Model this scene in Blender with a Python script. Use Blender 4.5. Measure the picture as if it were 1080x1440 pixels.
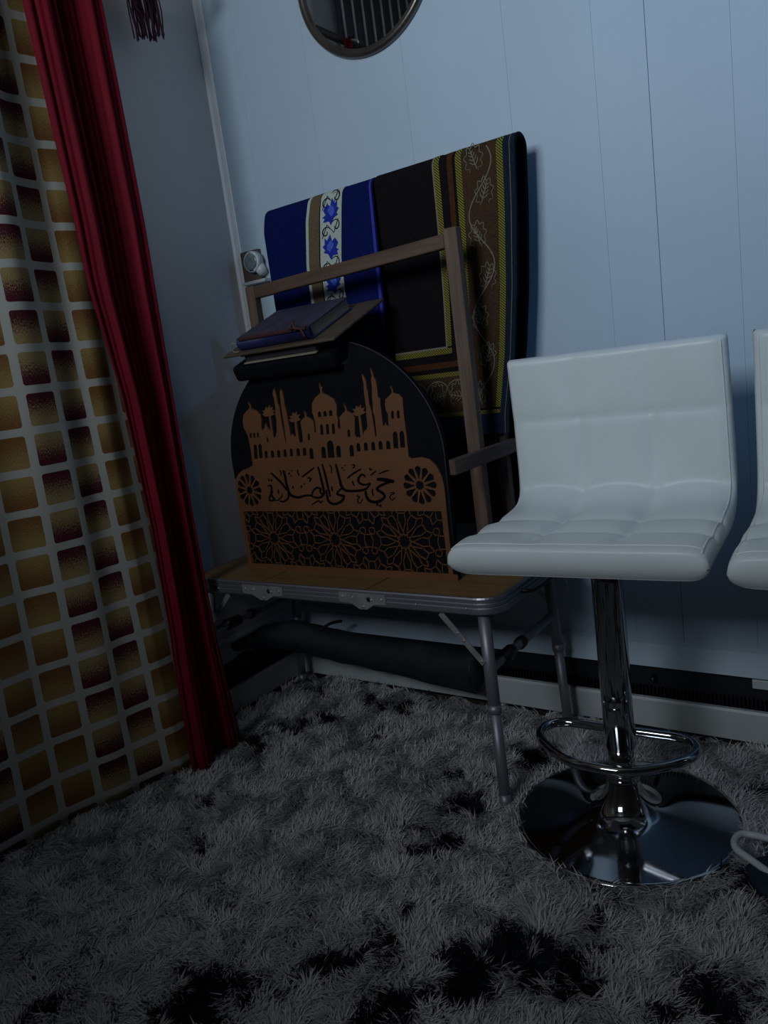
import bpy, bmesh, math, random
import numpy as np
from mathutils import Vector, Matrix, noise as mnoise

for o in list(bpy.data.objects):
    bpy.data.objects.remove(o, do_unlink=True)
S = bpy.context.scene
COL = S.collection
PI = math.pi
random.seed(7)
rng = np.random.default_rng(7)

# ------------------------------------------------------------------ camera
F = 1080.0
CX, CY = 540.0, 720.0
CAM = np.array([1.560, -1.610, 0.880])

def nrm(v):
    v = np.array(v, float)
    return v / np.linalg.norm(v)

_dn = nrm((1310 - 540, 6370 - 720, F))
AZ = -_dn
AX = -nrm((-975 - 540, 0, F))
AX = nrm(AX - AZ * AX.dot(AZ))
AY = np.cross(AZ, AX)
RW = np.stack([AX, AY, AZ], 1)          # columns: world axes in camera axes (x right, y down, z forward)

def ray(px, py):
    return RW.T @ np.array([(px - CX) / F, (py - CY) / F, 1.0])

def onx(px, py, x=0.0):
    d = ray(px, py); return CAM + d * ((x - CAM[0]) / d[0])

def ony(px, py, y=0.0):
    d = ray(px, py); return CAM + d * ((y - CAM[1]) / d[1])

def onz(px, py, z=0.0):
    d = ray(px, py); return CAM + d * ((z - CAM[2]) / d[2])

cd = bpy.data.cameras.new('camera')
cd.sensor_fit = 'HORIZONTAL'
cd.sensor_width = 36.0
cd.lens = 36.0 * F / 1080.0
cd.clip_start = 0.02
cam = bpy.data.objects.new('camera', cd)
COL.objects.link(cam)
Rt = RW.T
m3 = np.stack([Rt[:, 0], -Rt[:, 1], -Rt[:, 2]], 1)
cam.matrix_world = Matrix([[*m3[i], CAM[i]] for i in range(3)] + [[0, 0, 0, 1]])
S.camera = cam

# ------------------------------------------------------------------ world, lights, exposure
S.view_settings.view_transform = 'Standard'
S.view_settings.look = 'None'
S.view_settings.gamma = 1.0
S.view_settings.use_curve_mapping = False
S.view_settings.exposure = 0.0

w = bpy.data.worlds.new('world')
S.world = w
w.use_nodes = True
w.node_tree.nodes['Background'].inputs[0].default_value = (0.42, 0.44, 0.48, 1)
w.node_tree.nodes['Background'].inputs[1].default_value = 0.04

def area(name, loc, target, sx, sy, power, color, spread=PI):
    l = bpy.data.lights.new(name, 'AREA')
    l.shape = 'RECTANGLE'
    l.size = sx
    l.size_y = sy
    l.energy = power
    l.color = color
    l.spread = spread
    o = bpy.data.objects.new(name, l)
    COL.objects.link(o)
    o.location = loc
    o.rotation_euler = (Vector(target) - Vector(loc)).to_track_quat('-Z', 'Y').to_euler()
    return o

ROOM_X, ROOM_Y, ROOM_Z = 3.2, -2.9, 2.4
# daylight through the unseen window behind the camera, spread narrowed to dim the floor
area('front_window_light', (0.88, ROOM_Y + 0.03, 1.95), (0.95, 0, 1.58), 0.70, 0.70, 7.6, (0.80, 0.91, 1.0), math.radians(80))

# ------------------------------------------------------------------ helpers
def link(o, parent=None):
    COL.objects.link(o)
    if parent is not None:
        o.parent = parent
    return o

def tag(o, label=None, cat=None, group=None, kind=None):
    if label: o['label'] = label
    if cat: o['category'] = cat
    if group: o['group'] = group
    if kind: o['kind'] = kind
    return o

def empty(name, loc=(0, 0, 0), rz=0.0):
    o = bpy.data.objects.new(name, None)
    o.location = loc
    o.rotation_euler = (0, 0, rz)
    o.empty_display_size = 0.05
    return link(o)

def mesh_obj(name, verts, faces, mat, parent=None, smooth=False):
    me = bpy.data.meshes.new(name)
    me.from_pydata([tuple(float(c) for c in v) for v in verts], [], faces)
    me.validate()
    me.update()
    if smooth:
        me.polygons.foreach_set('use_smooth', [True] * len(me.polygons))
    if mat: me.materials.append(mat)
    o = bpy.data.objects.new(name, me)
    return link(o, parent)

def bm_obj(name, bm, mat, parent=None, smooth=False):
    bmesh.ops.recalc_face_normals(bm, faces=bm.faces[:])
    me = bpy.data.meshes.new(name)
    bm.to_mesh(me)
    bm.free()
    if smooth:
        me.polygons.foreach_set('use_smooth', [True] * len(me.polygons))
    if mat: me.materials.append(mat)
    o = bpy.data.objects.new(name, me)
    return link(o, parent)

def add_box(bm, lo, hi, bevel=0.0, mtx=None, seg=2):
    r = bmesh.ops.create_cube(bm, size=1.0)
    vs = r['verts']
    lo = Vector(lo); hi = Vector(hi)
    for v in vs:
        v.co = Vector((lo[i] + (v.co[i] + 0.5) * (hi[i] - lo[i]) for i in range(3)))
    if bevel > 0:
        es = list({e for v in vs for e in v.link_edges})
        rb = bmesh.ops.bevel(bm, geom=es, offset=bevel, segments=seg, affect='EDGES', profile=0.5)
        vs = list({v for f in rb['faces'] for v in f.verts} | {v for v in vs if v.is_valid})
    if mtx is not None:
        bmesh.ops.transform(bm, matrix=mtx, verts=vs)
    return vs

def box(name, lo, hi, mat, parent=None, bevel=0.0, mtx=None, seg=2):
    bm = bmesh.new()
    add_box(bm, lo, hi, bevel, mtx, seg)
    return bm_obj(name, bm, mat, parent, smooth=False)

def catmull(pts, n):
    pts = [np.array(p, float) for p in pts]
    P = [2 * pts[0] - pts[1]] + pts + [2 * pts[-1] - pts[-2]]
    out = []
    m = len(pts) - 1
    for i in range(n + 1):
        t = i / n * m
        k = min(int(t), m - 1)
        u = t - k
        a, b, c, d = P[k:k + 4]
        out.append(0.5 * (2 * b + (c - a) * u + (2 * a - 5 * b + 4 * c - d) * u * u + (3 * b - a - 3 * c + d) * u ** 3))
    return out

def tube_geo(path, r, seg=10, closed=False, caps=True):
    path = [Vector(p) for p in path]
    n = len(path)
    rs = r if hasattr(r, '__len__') else [r] * n
    V, Fc = [], []
    T = []
    for i in range(n):
        if closed:
            t = path[(i + 1) % n] - path[i - 1]
        else:
            t = path[min(i + 1, n - 1)] - path[max(i - 1, 0)]
        T.append(t.normalized())
    up = Vector((0, 0, 1)) if abs(T[0].z) < 0.9 else Vector((1, 0, 0))
    N = (up - T[0] * up.dot(T[0])).normalized()
    for i in range(n):
        N = (N - T[i] * N.dot(T[i])).normalized()
        B = T[i].cross(N)
        for k in range(seg):
            a = 2 * PI * k / seg
            V.append(path[i] + (N * math.cos(a) + B * math.sin(a)) * rs[i])
    m = n if closed else n - 1
    for i in range(m):
        j = (i + 1) % n
        for k in range(seg):
            l = (k + 1) % seg
            Fc.append((i * seg + k, i * seg + l, j * seg + l, j * seg + k))
    if caps and not closed:
        Fc.append(tuple(range(seg))[::-1])
        Fc.append(tuple((n - 1) * seg + k for k in range(seg)))
    return V, Fc

def tube(name, path, r, mat, parent=None, seg=10, closed=False):
    V, Fc = tube_geo(path, r, seg, closed)
    return mesh_obj(name, V, Fc, mat, parent, smooth=True)

def lathe(name, prof, mat, parent=None, seg=48, center=(0, 0, 0), smooth=True):
    V, Fc = [], []
    n = len(prof)
    for (r, z) in prof:
        for k in range(seg):
            a = 2 * PI * k / seg
            V.append((center[0] + r * math.cos(a), center[1] + r * math.sin(a), center[2] + z))
    for i in range(n - 1):
        for k in range(seg):
            l = (k + 1) % seg
            Fc.append((i * seg + k, i * seg + l, (i + 1) * seg + l, (i + 1) * seg + k))
    Fc.append(tuple(range(seg))[::-1])
    Fc.append(tuple((n - 1) * seg + k for k in range(seg)))
    return mesh_obj(name, V, Fc, mat, parent, smooth)

def fill2d(polys, depth):
    """Polygons (outlines and holes) filled and extruded: verts (x, y, z in 0..depth)."""
    cu = bpy.data.curves.new('tmp', 'CURVE')
    cu.dimensions = '2D'
    cu.fill_mode = 'BOTH'
    cu.extrude = depth / 2
    for p in polys:
        sp = cu.splines.new('POLY')
        sp.points.add(len(p) - 1)
        for q, c in zip(sp.points, p):
            q.co = (c[0], c[1], 0, 1)
        sp.use_cyclic_u = True
    ob = bpy.data.objects.new('tmp', cu)
    COL.objects.link(ob)
    bpy.context.view_layer.update()
    dg = bpy.context.evaluated_depsgraph_get()
    me = bpy.data.meshes.new_from_object(ob.evaluated_get(dg))
    bpy.data.objects.remove(ob)
    bpy.data.curves.remove(cu)
    V = [(v.co.x, v.co.y, v.co.z + depth / 2) for v in me.vertices]
    Fc = [tuple(p.vertices) for p in me.polygons]
    bpy.data.meshes.remove(me)
    return V, Fc

# ------------------------------------------------------------------ materials
def nodes_of(name):
    m = bpy.data.materials.new(name)
    m.use_nodes = True
    nt = m.node_tree
    return m, nt, nt.nodes['Principled BSDF']

def N(nt, t, **kw):
    n = nt.nodes.new(t)
    for k, v in kw.items():
        setattr(n, k, v)
    return n

def ramp(nt, stops, interp='LINEAR'):
    r = N(nt, 'ShaderNodeValToRGB')
    r.color_ramp.interpolation = interp
    while len(r.color_ramp.elements) < len(stops):
        r.color_ramp.elements.new(0.5)
    for e, (p, c) in zip(r.color_ramp.elements, stops):
        e.position = p
        e.color = (*c, 1)
    return r

def math_node(nt, op, a, b=None, c=None):
    n = N(nt, 'ShaderNodeMath', operation=op)
    for i, v in enumerate((a, b, c)):
        if v is None: continue
        if isinstance(v, (int, float)):
            n.inputs[i].default_value = v
        else:
            nt.links.new(v, n.inputs[i])
    return n.outputs[0]

def mixc(nt, fac, a, b, blend='MIX'):
    n = N(nt, 'ShaderNodeMix', data_type='RGBA', blend_type=blend)
    for sock, v in ((n.inputs[0], fac), (n.inputs[6], a), (n.inputs[7], b)):
        if isinstance(v, (int, float)):
            sock.default_value = v
        elif isinstance(v, tuple):
            sock.default_value = (*v, 1)
        else:
            nt.links.new(v, sock)
    return n.outputs[2]

def mat(name, col, rough=0.6, metal=0.0, var=0.12, scale=18.0, bump=0.0, bscale=150.0, stretch=None, sheen=0.0, spec=None):
    m, nt, b = nodes_of(name)
    tc = N(nt, 'ShaderNodeTexCoord')
    mp = N(nt, 'ShaderNodeMapping')
    nt.links.new(tc.outputs['Object'], mp.inputs[0])
    if stretch: mp.inputs['Scale'].default_value = stretch
    nz = N(nt, 'ShaderNodeTexNoise')
    nz.inputs['Scale'].default_value = scale
    nz.inputs['Detail'].default_value = 5
    nt.links.new(mp.outputs[0], nz.inputs['Vector'])
    c0 = tuple(max(0, c * (1 - var)) for c in col)
    c1 = tuple(min(1, c * (1 + var)) for c in col)
    r = ramp(nt, [(0.3, c0), (0.7, c1)])
    nt.links.new(nz.outputs['Fac'], r.inputs[0])
    nt.links.new(r.outputs[0], b.inputs['Base Color'])
    b.inputs['Roughness'].default_value = rough
    b.inputs['Metallic'].default_value = metal
    if spec is not None: b.inputs['Specular IOR Level'].default_value = spec
    if sheen: b.inputs['Sheen Weight'].default_value = sheen
    if bump:
        n2 = N(nt, 'ShaderNodeTexNoise')
        n2.inputs['Scale'].default_value = bscale
        nt.links.new(mp.outputs[0], n2.inputs['Vector'])
        bp = N(nt, 'ShaderNodeBump')
        bp.inputs['Strength'].default_value = bump
        bp.inputs['Distance'].default_value = 0.002
        nt.links.new(n2.outputs['Fac'], bp.inputs['Height'])
        nt.links.new(bp.outputs[0], b.inputs['Normal'])
    return m

def wood(name, c0, c1, axis=2, rough=0.6):
    st = [30.0, 30.0, 30.0]
    st[axis] = 2.0
    m, nt, b = nodes_of(name)
    tc = N(nt, 'ShaderNodeTexCoord')
    mp = N(nt, 'ShaderNodeMapping')
    mp.inputs['Scale'].default_value = st
    nt.links.new(tc.outputs['Object'], mp.inputs[0])
    nz = N(nt, 'ShaderNodeTexNoise')
    nz.inputs['Scale'].default_value = 3.0
    nz.inputs['Detail'].default_value = 6
    nz.inputs['Distortion'].default_value = 0.6
    nt.links.new(mp.outputs[0], nz.inputs['Vector'])
    r = ramp(nt, [(0.3, c0), (0.68, c1)])
    nt.links.new(nz.outputs['Fac'], r.inputs[0])
    nt.links.new(r.outputs[0], b.inputs['Base Color'])
    b.inputs['Roughness'].default_value = rough
    bp = N(nt, 'ShaderNodeBump')
    bp.inputs['Strength'].default_value = 0.15
    bp.inputs['Distance'].default_value = 0.002
    nt.links.new(nz.outputs['Fac'], bp.inputs['Height'])
    nt.links.new(bp.outputs[0], b.inputs['Normal'])
    return m

M = {}
M['wall'] = mat('painted_panel', (0.44, 0.54, 0.64), 0.55, var=0.035, scale=4, bump=0.05, bscale=60)
M['wall_left'] = mat('painted_wall', (0.60, 0.57, 0.57), 0.65, var=0.03, scale=3, bump=0.04, bscale=50)
M['ceiling'] = mat('ceiling_paint', (0.42, 0.35, 0.28), 0.8, var=0.03)
M['dimwall'] = mat('room_paint', (0.26, 0.185, 0.14), 0.8, var=0.05)
M['floor'] = wood('floor_boards', (0.05, 0.035, 0.025), (0.10, 0.07, 0.05), 0)
M['trim'] = mat('trim_paint', (0.72, 0.74, 0.76), 0.4, var=0.03)
M['white_enamel'] = mat('heater_enamel', (0.50, 0.53, 0.53), 0.45, var=0.06, scale=9)
M['black_metal'] = mat('heater_black', (0.004, 0.005, 0.007), 0.6, var=0.3, scale=30)
M['rackwood'] = wood('rack_wood', (0.085, 0.05, 0.034), (0.16, 0.10, 0.072), 2)
M['rackwood_x'] = wood('rack_wood_rail', (0.065, 0.034, 0.021), (0.12, 0.068, 0.044), 0)
M['rackwood_y'] = wood('rack_wood_side', (0.07, 0.036, 0.027), (0.12, 0.068, 0.05), 1)
M['tabletop'] = wood('bamboo_print', (0.17, 0.095, 0.032), (0.25, 0.145, 0.055), 0, rough=0.5)
M['groove'] = mat('table_groove', (0.05, 0.03, 0.015), 0.7)
M['alu'] = mat('aluminium', (0.36, 0.36, 0.40), 0.42, 0.85, var=0.08, scale=6)
M['alu_dull'] = mat('aluminium_leg', (0.33, 0.33, 0.37), 0.5, 0.7, var=0.08, scale=12)
M['steel'] = mat('hinge_steel', (0.42, 0.42, 0.42), 0.45, 0.6, var=0.15, scale=40)
M['chrome'] = mat('chrome', (0.46, 0.47, 0.49), 0.07, 1.0, var=0.02)
M['dark_chrome'] = mat('mirror_frame', (0.17, 0.145, 0.13), 0.28, 0.85, var=0.2, scale=15)
M['mirror'] = mat('mirror_glass', (0.80, 0.82, 0.83), 0.02, 1.0, var=0.0)
M['orange'] = mat('orange_fretwork', (0.15, 0.056, 0.019), 0.6, var=0.12, scale=10)
M['black_board'] = mat('black_board', (0.004, 0.005, 0.007), 0.7, var=0.2, spec=0.1)
M['black_edge'] = mat('board_edge', (0.022, 0.022, 0.026), 0.6)
M['ink'] = mat('letter_black', (0.004, 0.004, 0.005), 0.8, spec=0.03)
M['leather'] = mat('white_leatherette', (0.74, 0.79, 0.80), 0.42, var=0.03, scale=12, bump=0.12, bscale=500)
M['piping'] = mat('white_piping', (0.76, 0.78, 0.77), 0.4, var=0.02)
M['black_plastic'] = mat('black_plastic', (0.01, 0.01, 0.012), 0.4)
M['bag'] = mat('black_mesh_fabric', (0.010, 0.012, 0.015), 0.75, var=0.4, scale=60, bump=0.5, bscale=500)
M['redcurtain'] = mat('red_satin', (0.17, 0.005, 0.017), 0.7, var=0.2, scale=5, stretch=(20, 20, 1), spec=0.12)
M['tassel'] = mat('purple_red_thread', (0.14, 0.045, 0.075), 0.8, var=0.25, scale=80)
M['valance'] = mat('dark_satin', (0.03, 0.028, 0.035), 0.4, var=0.3)
M['valance_trim'] = mat('pale_trim', (0.55, 0.52, 0.42), 0.5)
M['gold_satin'] = mat('gold_satin', (0.26, 0.24, 0.14), 0.4, var=0.3, scale=12)
M['rod'] = mat('rod_metal', (0.08, 0.06, 0.05), 0.4, 0.6)
M['purple_cover'] = mat('purple_cover', (0.035, 0.030, 0.06), 0.6, var=0.35, scale=25)
M['blue_spine'] = mat('blue_spine', (0.014, 0.016, 0.075), 0.5, var=0.25, scale=30)
M['ribbon'] = mat('red_ribbon', (0.05, 0.012, 0.018), 0.7)
M['pages'] = mat('book_pages', (0.30, 0.25, 0.18), 0.8, var=0.2, scale=8, stretch=(1, 1, 60))
M['plate'] = wood('book_plank', (0.06, 0.042, 0.026), (0.10, 0.07, 0.046), 0)
M['navy'] = mat('navy_cloth', (0.010, 0.022, 0.045), 0.8, var=0.3, scale=20)
M['white_tube'] = mat('white_plastic', (0.62, 0.66, 0.70), 0.4, var=0.03)
M['dial_face'] = mat('dial_face', (0.20, 0.25, 0.27), 0.25, 0.3, var=0.35, scale=60)
M['brown_plate'] = mat('brown_plate', (0.10, 0.065, 0.055), 0.5)
# hanging rug colours
M['rug_blue'] = mat('rug_blue', (0.006, 0.011, 0.080), 0.95, var=0.25, scale=300, spec=0.03)
M['rug_purple'] = mat('rug_purple_line', (0.05, 0.045, 0.30), 0.9, var=0.2, scale=300, spec=0.03)
M['rug_white'] = mat('rug_white', (0.46, 0.50, 0.45), 0.95, var=0.12, scale=300, spec=0.03)
M['rug_tan'] = mat('rug_tan', (0.135, 0.095, 0.055), 0.95, var=0.2, scale=300, spec=0.03)
M['flower'] = mat('rug_flower', (0.02, 0.035, 0.32), 0.95, var=0.2, scale=300, spec=0.03)
M['flower_lt'] = mat('rug_flower_light', (0.07, 0.12, 0.50), 0.95, var=0.2, scale=300, spec=0.03)
M['vine_dk'] = mat('rug_vine_dark', (0.012, 0.012, 0.02), 0.95, spec=0.03)
M['rug_dark'] = mat('rug_dark', (0.010, 0.0085, 0.010), 0.95, var=0.3, scale=300, spec=0.03)
M['rug_navy'] = mat('rug_navy', (0.012, 0.018, 0.032), 0.95, var=0.3, scale=300, spec=0.03)
M['rug_brown'] = mat('rug_brown', (0.052, 0.030, 0.017), 0.95, var=0.25, scale=250, spec=0.03)
M['rug_rust'] = mat('rug_rust', (0.062, 0.024, 0.011), 0.95, var=0.25, scale=250, spec=0.03)
M['rug_cream'] = mat('rug_cream', (0.18, 0.155, 0.115), 0.95, var=0.2, scale=300, spec=0.03)

def braid_mat():
    m, nt, b = nodes_of('gold_braid')
    tc = N(nt, 'ShaderNodeTexCoord')
    sp = N(nt, 'ShaderNodeSeparateXYZ')
    nt.links.new(tc.outputs['Object'], sp.inputs[0])
    s = math_node(nt, 'ADD', sp.outputs['X'], sp.outputs['Z'])
    s = math_node(nt, 'MULTIPLY', s, 170.0)
    s = math_node(nt, 'FRACT', s)
    r = ramp(nt, [(0.0, (0.018, 0.016, 0.006)), (0.42, (0.21, 0.185, 0.035))], 'CONSTANT')
    nt.links.new(s, r.inputs[0])
    nt.links.new(r.outputs[0], b.inputs['Base Color'])
    b.inputs['Roughness'].default_value = 0.9
    b.inputs['Specular IOR Level'].default_value = 0.05
    return m
M['braid'] = braid_mat()

def curtain_mat():
    m, nt, b = nodes_of('printed_curtain')
    uv = N(nt, 'ShaderNodeUVMap')
    sp = N(nt, 'ShaderNodeSeparateXYZ')
    nt.links.new(uv.outputs[0], sp.inputs[0])
    u, v = sp.outputs['X'], sp.outputs['Y']              # in cells
    fu = math_node(nt, 'FRACT', u)
    fv = math_node(nt, 'FRACT', v)
    iu = math_node(nt, 'FLOOR', u)
    iv = math_node(nt, 'FLOOR', v)
    # rounded square mask
    ax = math_node(nt, 'ABSOLUTE', math_node(nt, 'SUBTRACT', fu, 0.5))
    ay = math_node(nt, 'ABSOLUTE', math_node(nt, 'SUBTRACT', fv, 0.5))
    rr = 0.07
    hw = 0.40
    qx = math_node(nt, 'MAXIMUM', math_node(nt, 'SUBTRACT', ax, hw - rr), 0.0)
    qy = math_node(nt, 'MAXIMUM', math_node(nt, 'SUBTRACT', ay, hw - rr), 0.0)
    d = math_node(nt, 'SQRT', math_node(nt, 'ADD', math_node(nt, 'MULTIPLY', qx, qx), math_node(nt, 'MULTIPLY', qy, qy)))
    mask = math_node(nt, 'LESS_THAN', d, rr)
    par = math_node(nt, 'MODULO', math_node(nt, 'ADD', math_node(nt, 'ADD', iu, iv), 200.0), 2.0)   # checker parity
    pair = math_node(nt, 'MODULO', math_node(nt, 'FLOOR', math_node(nt, 'DIVIDE', math_node(nt, 'ADD', iu, 203.0), 2.0)), 2.0)
    # gradient inside a square: 0 at dark end, 1 at gold end
    g = math_node(nt, 'DIVIDE', math_node(nt, 'SUBTRACT', fv, 0.1), 0.8)
    gi = math_node(nt, 'SUBTRACT', 1.0, g)
    gg = math_node(nt, 'ADD', math_node(nt, 'MULTIPLY', par, g), math_node(nt, 'MULTIPLY', math_node(nt, 'SUBTRACT', 1.0, par), gi))
    nz = N(nt, 'ShaderNodeTexNoise')
    nz.inputs['Scale'].default_value = 1.0
    nz.inputs['Detail'].default_value = 2
    mp = N(nt, 'ShaderNodeMapping')
    mp.inputs['Scale'].default_value = (52, 20, 1)
    nt.links.new(uv.outputs[0], mp.inputs[0])
    nt.links.new(mp.outputs[0], nz.inputs['Vector'])
    sn = math_node(nt, 'MULTIPLY', math_node(nt, 'SUBTRACT', nz.outputs['Fac'], 0.5), 2.4)
    t = math_node(nt, 'ADD', math_node(nt, 'MULTIPLY', math_node(nt, 'SUBTRACT', gg, 0.5), 1.3), math_node(nt, 'ADD', sn, 0.5))
    rA = ramp(nt, [(0.25, (0.075, 0.012, 0.022)), (0.8, (0.31, 0.225, 0.10))])
    rB = ramp(nt, [(0.1, (0.19, 0.085, 0.030)), (0.95, (0.31, 0.21, 0.075))])
    nt.links.new(t, rA.inputs[0])
    nt.links.new(t, rB.inputs[0])
    sq = mixc(nt, pair, rA.outputs[0], rB.outputs[0])
    colr = mixc(nt, mask, (0.44, 0.43, 0.39), sq)
    nt.links.new(colr, b.inputs['Base Color'])
    b.inputs['Roughness'].default_value = 0.75
    b.inputs['Specular IOR Level'].default_value = 0.1
    return m
M['curtain'] = curtain_mat()

# ------------------------------------------------------------------ room shell
def struct(o):
    o['kind'] = 'structure'
    return o

struct(box('floor', (-0.1, ROOM_Y - 0.1, -0.08), (ROOM_X + 0.1, 0.1, 0.0), M['floor']))
struct(box('ceiling', (-0.1, ROOM_Y - 0.1, ROOM_Z), (ROOM_X + 0.1, 0.1, ROOM_Z + 0.08), M['ceiling']))
struct(box('wall_left', (-0.1, ROOM_Y - 0.1, 0), (0.0, 0.1, ROOM_Z), M['wall_left']))
wb = struct(box('wall_back', (0.0, 0.008, 0), (ROOM_X + 0.1, 0.1, ROOM_Z), M['wall']))
seams = [0.0, 0.115, 0.33, 0.60, 0.845, 1.027, 1.127, 1.272, 1.335, 1.55, 1.79, 2.0, 2.24, 2.5, 2.75, 3.0, ROOM_X]
for a, b_ in zip(seams[:-1], seams[1:]):
    g0 = 0.0004 if a == 1.127 else 0.0001
    g1 = 0.0004 if b_ == 1.127 else 0.0001
    box('panel', (a + g0, 0.0, 0.10), (b_ - g1, 0.0085, ROOM_Z - 0.001), M['wall'], wb, bevel=0.0003, seg=1)

def wall_with_window(name, mapper, length, w0, w1, z0, z1):
    bm = bmesh.new()
    for (a, b_, c, d_) in ((0, w0, 0, ROOM_Z), (w1, length, 0, ROOM_Z), (w0, w1, 0, z0), (w0, w1, z1, ROOM_Z)):
        lo, hi = mapper(a, c, b_, d_)
        add_box(bm, lo, hi)
    return struct(bm_obj(name, bm, M['dimwall']))

wall_with_window('wall_front', lambda a, c, b_, d_: ((a, ROOM_Y - 0.1, c), (b_, ROOM_Y, d_)), ROOM_X, 0.48, 1.28, 1.55, 2.35)
struct(box('wall_right', (ROOM_X, ROOM_Y - 0.1, 0), (ROOM_X + 0.1, 0.1, ROOM_Z), M['dimwall']))

def window_frame(name, mapper, w0, w1, z0, z1):
    bm = bmesh.new()
    t = 0.045
    mid = (w0 + w1) / 2
    for (a, b_, c, d_) in ((w0, w0 + t, z0, z1), (w1 - t, w1, z0, z1), (w0, w1, z0, z0 + t), (w0, w1, z1 - t, z1), (mid - 0.015, mid + 0.015, z0, z1)):
        lo, hi = mapper(a, c, b_, d_)
        add_box(bm, lo, hi)
    return struct(bm_obj(name, bm, M['trim']))

window_frame('window_1', lambda a, c, b_, d_: ((a, ROOM_Y - 0.06, c), (b_, ROOM_Y - 0.01, d_)), 0.48, 1.28, 1.55, 2.35)

# corner moulding
bm = bmesh.new()
prof = [(0, 0), (0.0, -0.012), (0.004, -0.014), (0.010, -0.010), (0.014, -0.006), (0.021, -0.0045), (0.0235, -0.003), (0.0235, 0)]
z0, z1 = 0.17, ROOM_Z
ring0 = [bm.verts.new((x, y, z0)) for x, y in prof]
ring1 = [bm.verts.new((x, y, z1)) for x, y in prof]
k = len(prof)
for i in range(k):
    bm.faces.new((ring0[i], ring0[(i + 1) % k], ring1[(i + 1) % k], ring1[i]))
bm.faces.new(ring0); bm.faces.new(ring1)
struct(bm_obj('trim_1', bm, M['trim']))

# ------------------------------------------------------------------ baseboard heaters
def heater(name, label, length, place, knob_at=None, clip_at=None):
    """built along +x, front towards -y, then placed"""
    t = empty(name)
    tag(t, label, 'heater')
    box('back_plate', (0, -0.004, 0.0), (length, 0.0, 0.19), M['black_metal'], t)
    bm = bmesh.new()                                       # sloping hood
    sec = [(-0.0005, 0.215), (-0.010, 0.208), (-0.026, 0.172), (-0.030, 0.163), (-0.026, 0.163), (-0.020, 0.172), (-0.004, 0.19)]
    r0 = [bm.verts.new((0, y, z)) for y, z in sec]
    r1 = [bm.verts.new((length, y, z)) for y, z in sec]
    for i in range(len(sec)):
        j = (i + 1) % len(sec)
        bm.faces.new((r0[i], r0[j], r1[j], r1[i]))
    bm.faces.new(r0); bm.faces.new(r1)
    bm_obj('hood', bm, M['wall'], t)
    bm = bmesh.new()                                       # lower front panel with a folded top lip
    sec = [(-0.034, 0.022), (-0.034, 0.084), (-0.031, 0.089), (-0.022, 0.089), (-0.022, 0.085), (-0.029, 0.083), (-0.029, 0.022)]
    r0 = [bm.verts.new((0, y, z)) for y, z in sec]
    r1 = [bm.verts.new((length, y, z)) for y, z in sec]
    for i in range(len(sec)):
        j = (i + 1) % len(sec)
        bm.faces.new((r0[i], r0[j], r1[j], r1[i]))
    bm.faces.new(r0); bm.faces.new(r1)
    bm_obj('front_panel', bm, M['white_enamel'], t)
    bm = bmesh.new()                                       # fin pack: far too many to count
    nf = int(length / 0.008)
    for i in range(nf):
        x = (i + 0.5) * length / nf
        add_box(bm, (x - 0.0006, -0.020, 0.085), (x + 0.0006, -0.004, 0.108))
    tag(bm_obj('fins', bm, M['black_metal'], t), kind='stuff')
    if knob_at:
        V, Fc = tube_geo([(knob_at, -0.004, 0.128), (knob_at, -0.020, 0.128), (knob_at, -0.024, 0.128)], [0.007, 0.007, 0.004], 12)
        mesh_obj('damper_knob', V, Fc, M['black_plastic'], t, True)
    if clip_at:
        box('bracket', (clip_at, -0.024, 0.137), (clip_at + 0.05, -0.006, 0.157), M['white_enamel'], t, 0.002)
    place(t)
    return t

def pl_back(t): t.location = (0.04, 0.0, 0.0)
def pl_left(t):
    t.location = (0.0, -2.3, 0.0)
    t.rotation_euler = (0, 0, PI / 2)
heater('baseboard_heater', 'long white baseboard heater with black slot under the panelled wall behind the stools', 2.6, pl_back, 1.06 - 0.04, 1.262 - 0.04)
heater('baseboard_heater', 'white baseboard heater with black slot along the plain wall beside the curtains', 2.3, pl_left)

# ------------------------------------------------------------------ shag rug
def vnoise(x, y, seed):
    xi = np.floor(x).astype(int); yi = np.floor(y).astype(int)
    xf = x - xi; yf = y - yi
    def h(a, b):
        n = (a * 374761393 + b * 668265263 + seed * 1442695041) & 0xffffffff
        n = ((n ^ (n >> 13)) * 1274126177) & 0xffffffff
        return ((n ^ (n >> 16)) & 0xffff) / 65535.0
    u = xf * xf * (3 - 2 * xf); v = yf * yf * (3 - 2 * yf)
    return (h(xi, yi) * (1 - u) + h(xi + 1, yi) * u) * (1 - v) + (h(xi, yi + 1) * (1 - u) + h(xi + 1, yi + 1) * u) * v

def fbm(x, y, seed, oct=4):
    s = 0; a = 0.5; t = 0
    for o in range(oct):
        s = s + a * vnoise(x, y, seed + o * 17); t += a
        x = x * 2.03 + 11.3; y = y * 2.03 + 5.7; a *= 0.5
    return s / t

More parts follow.
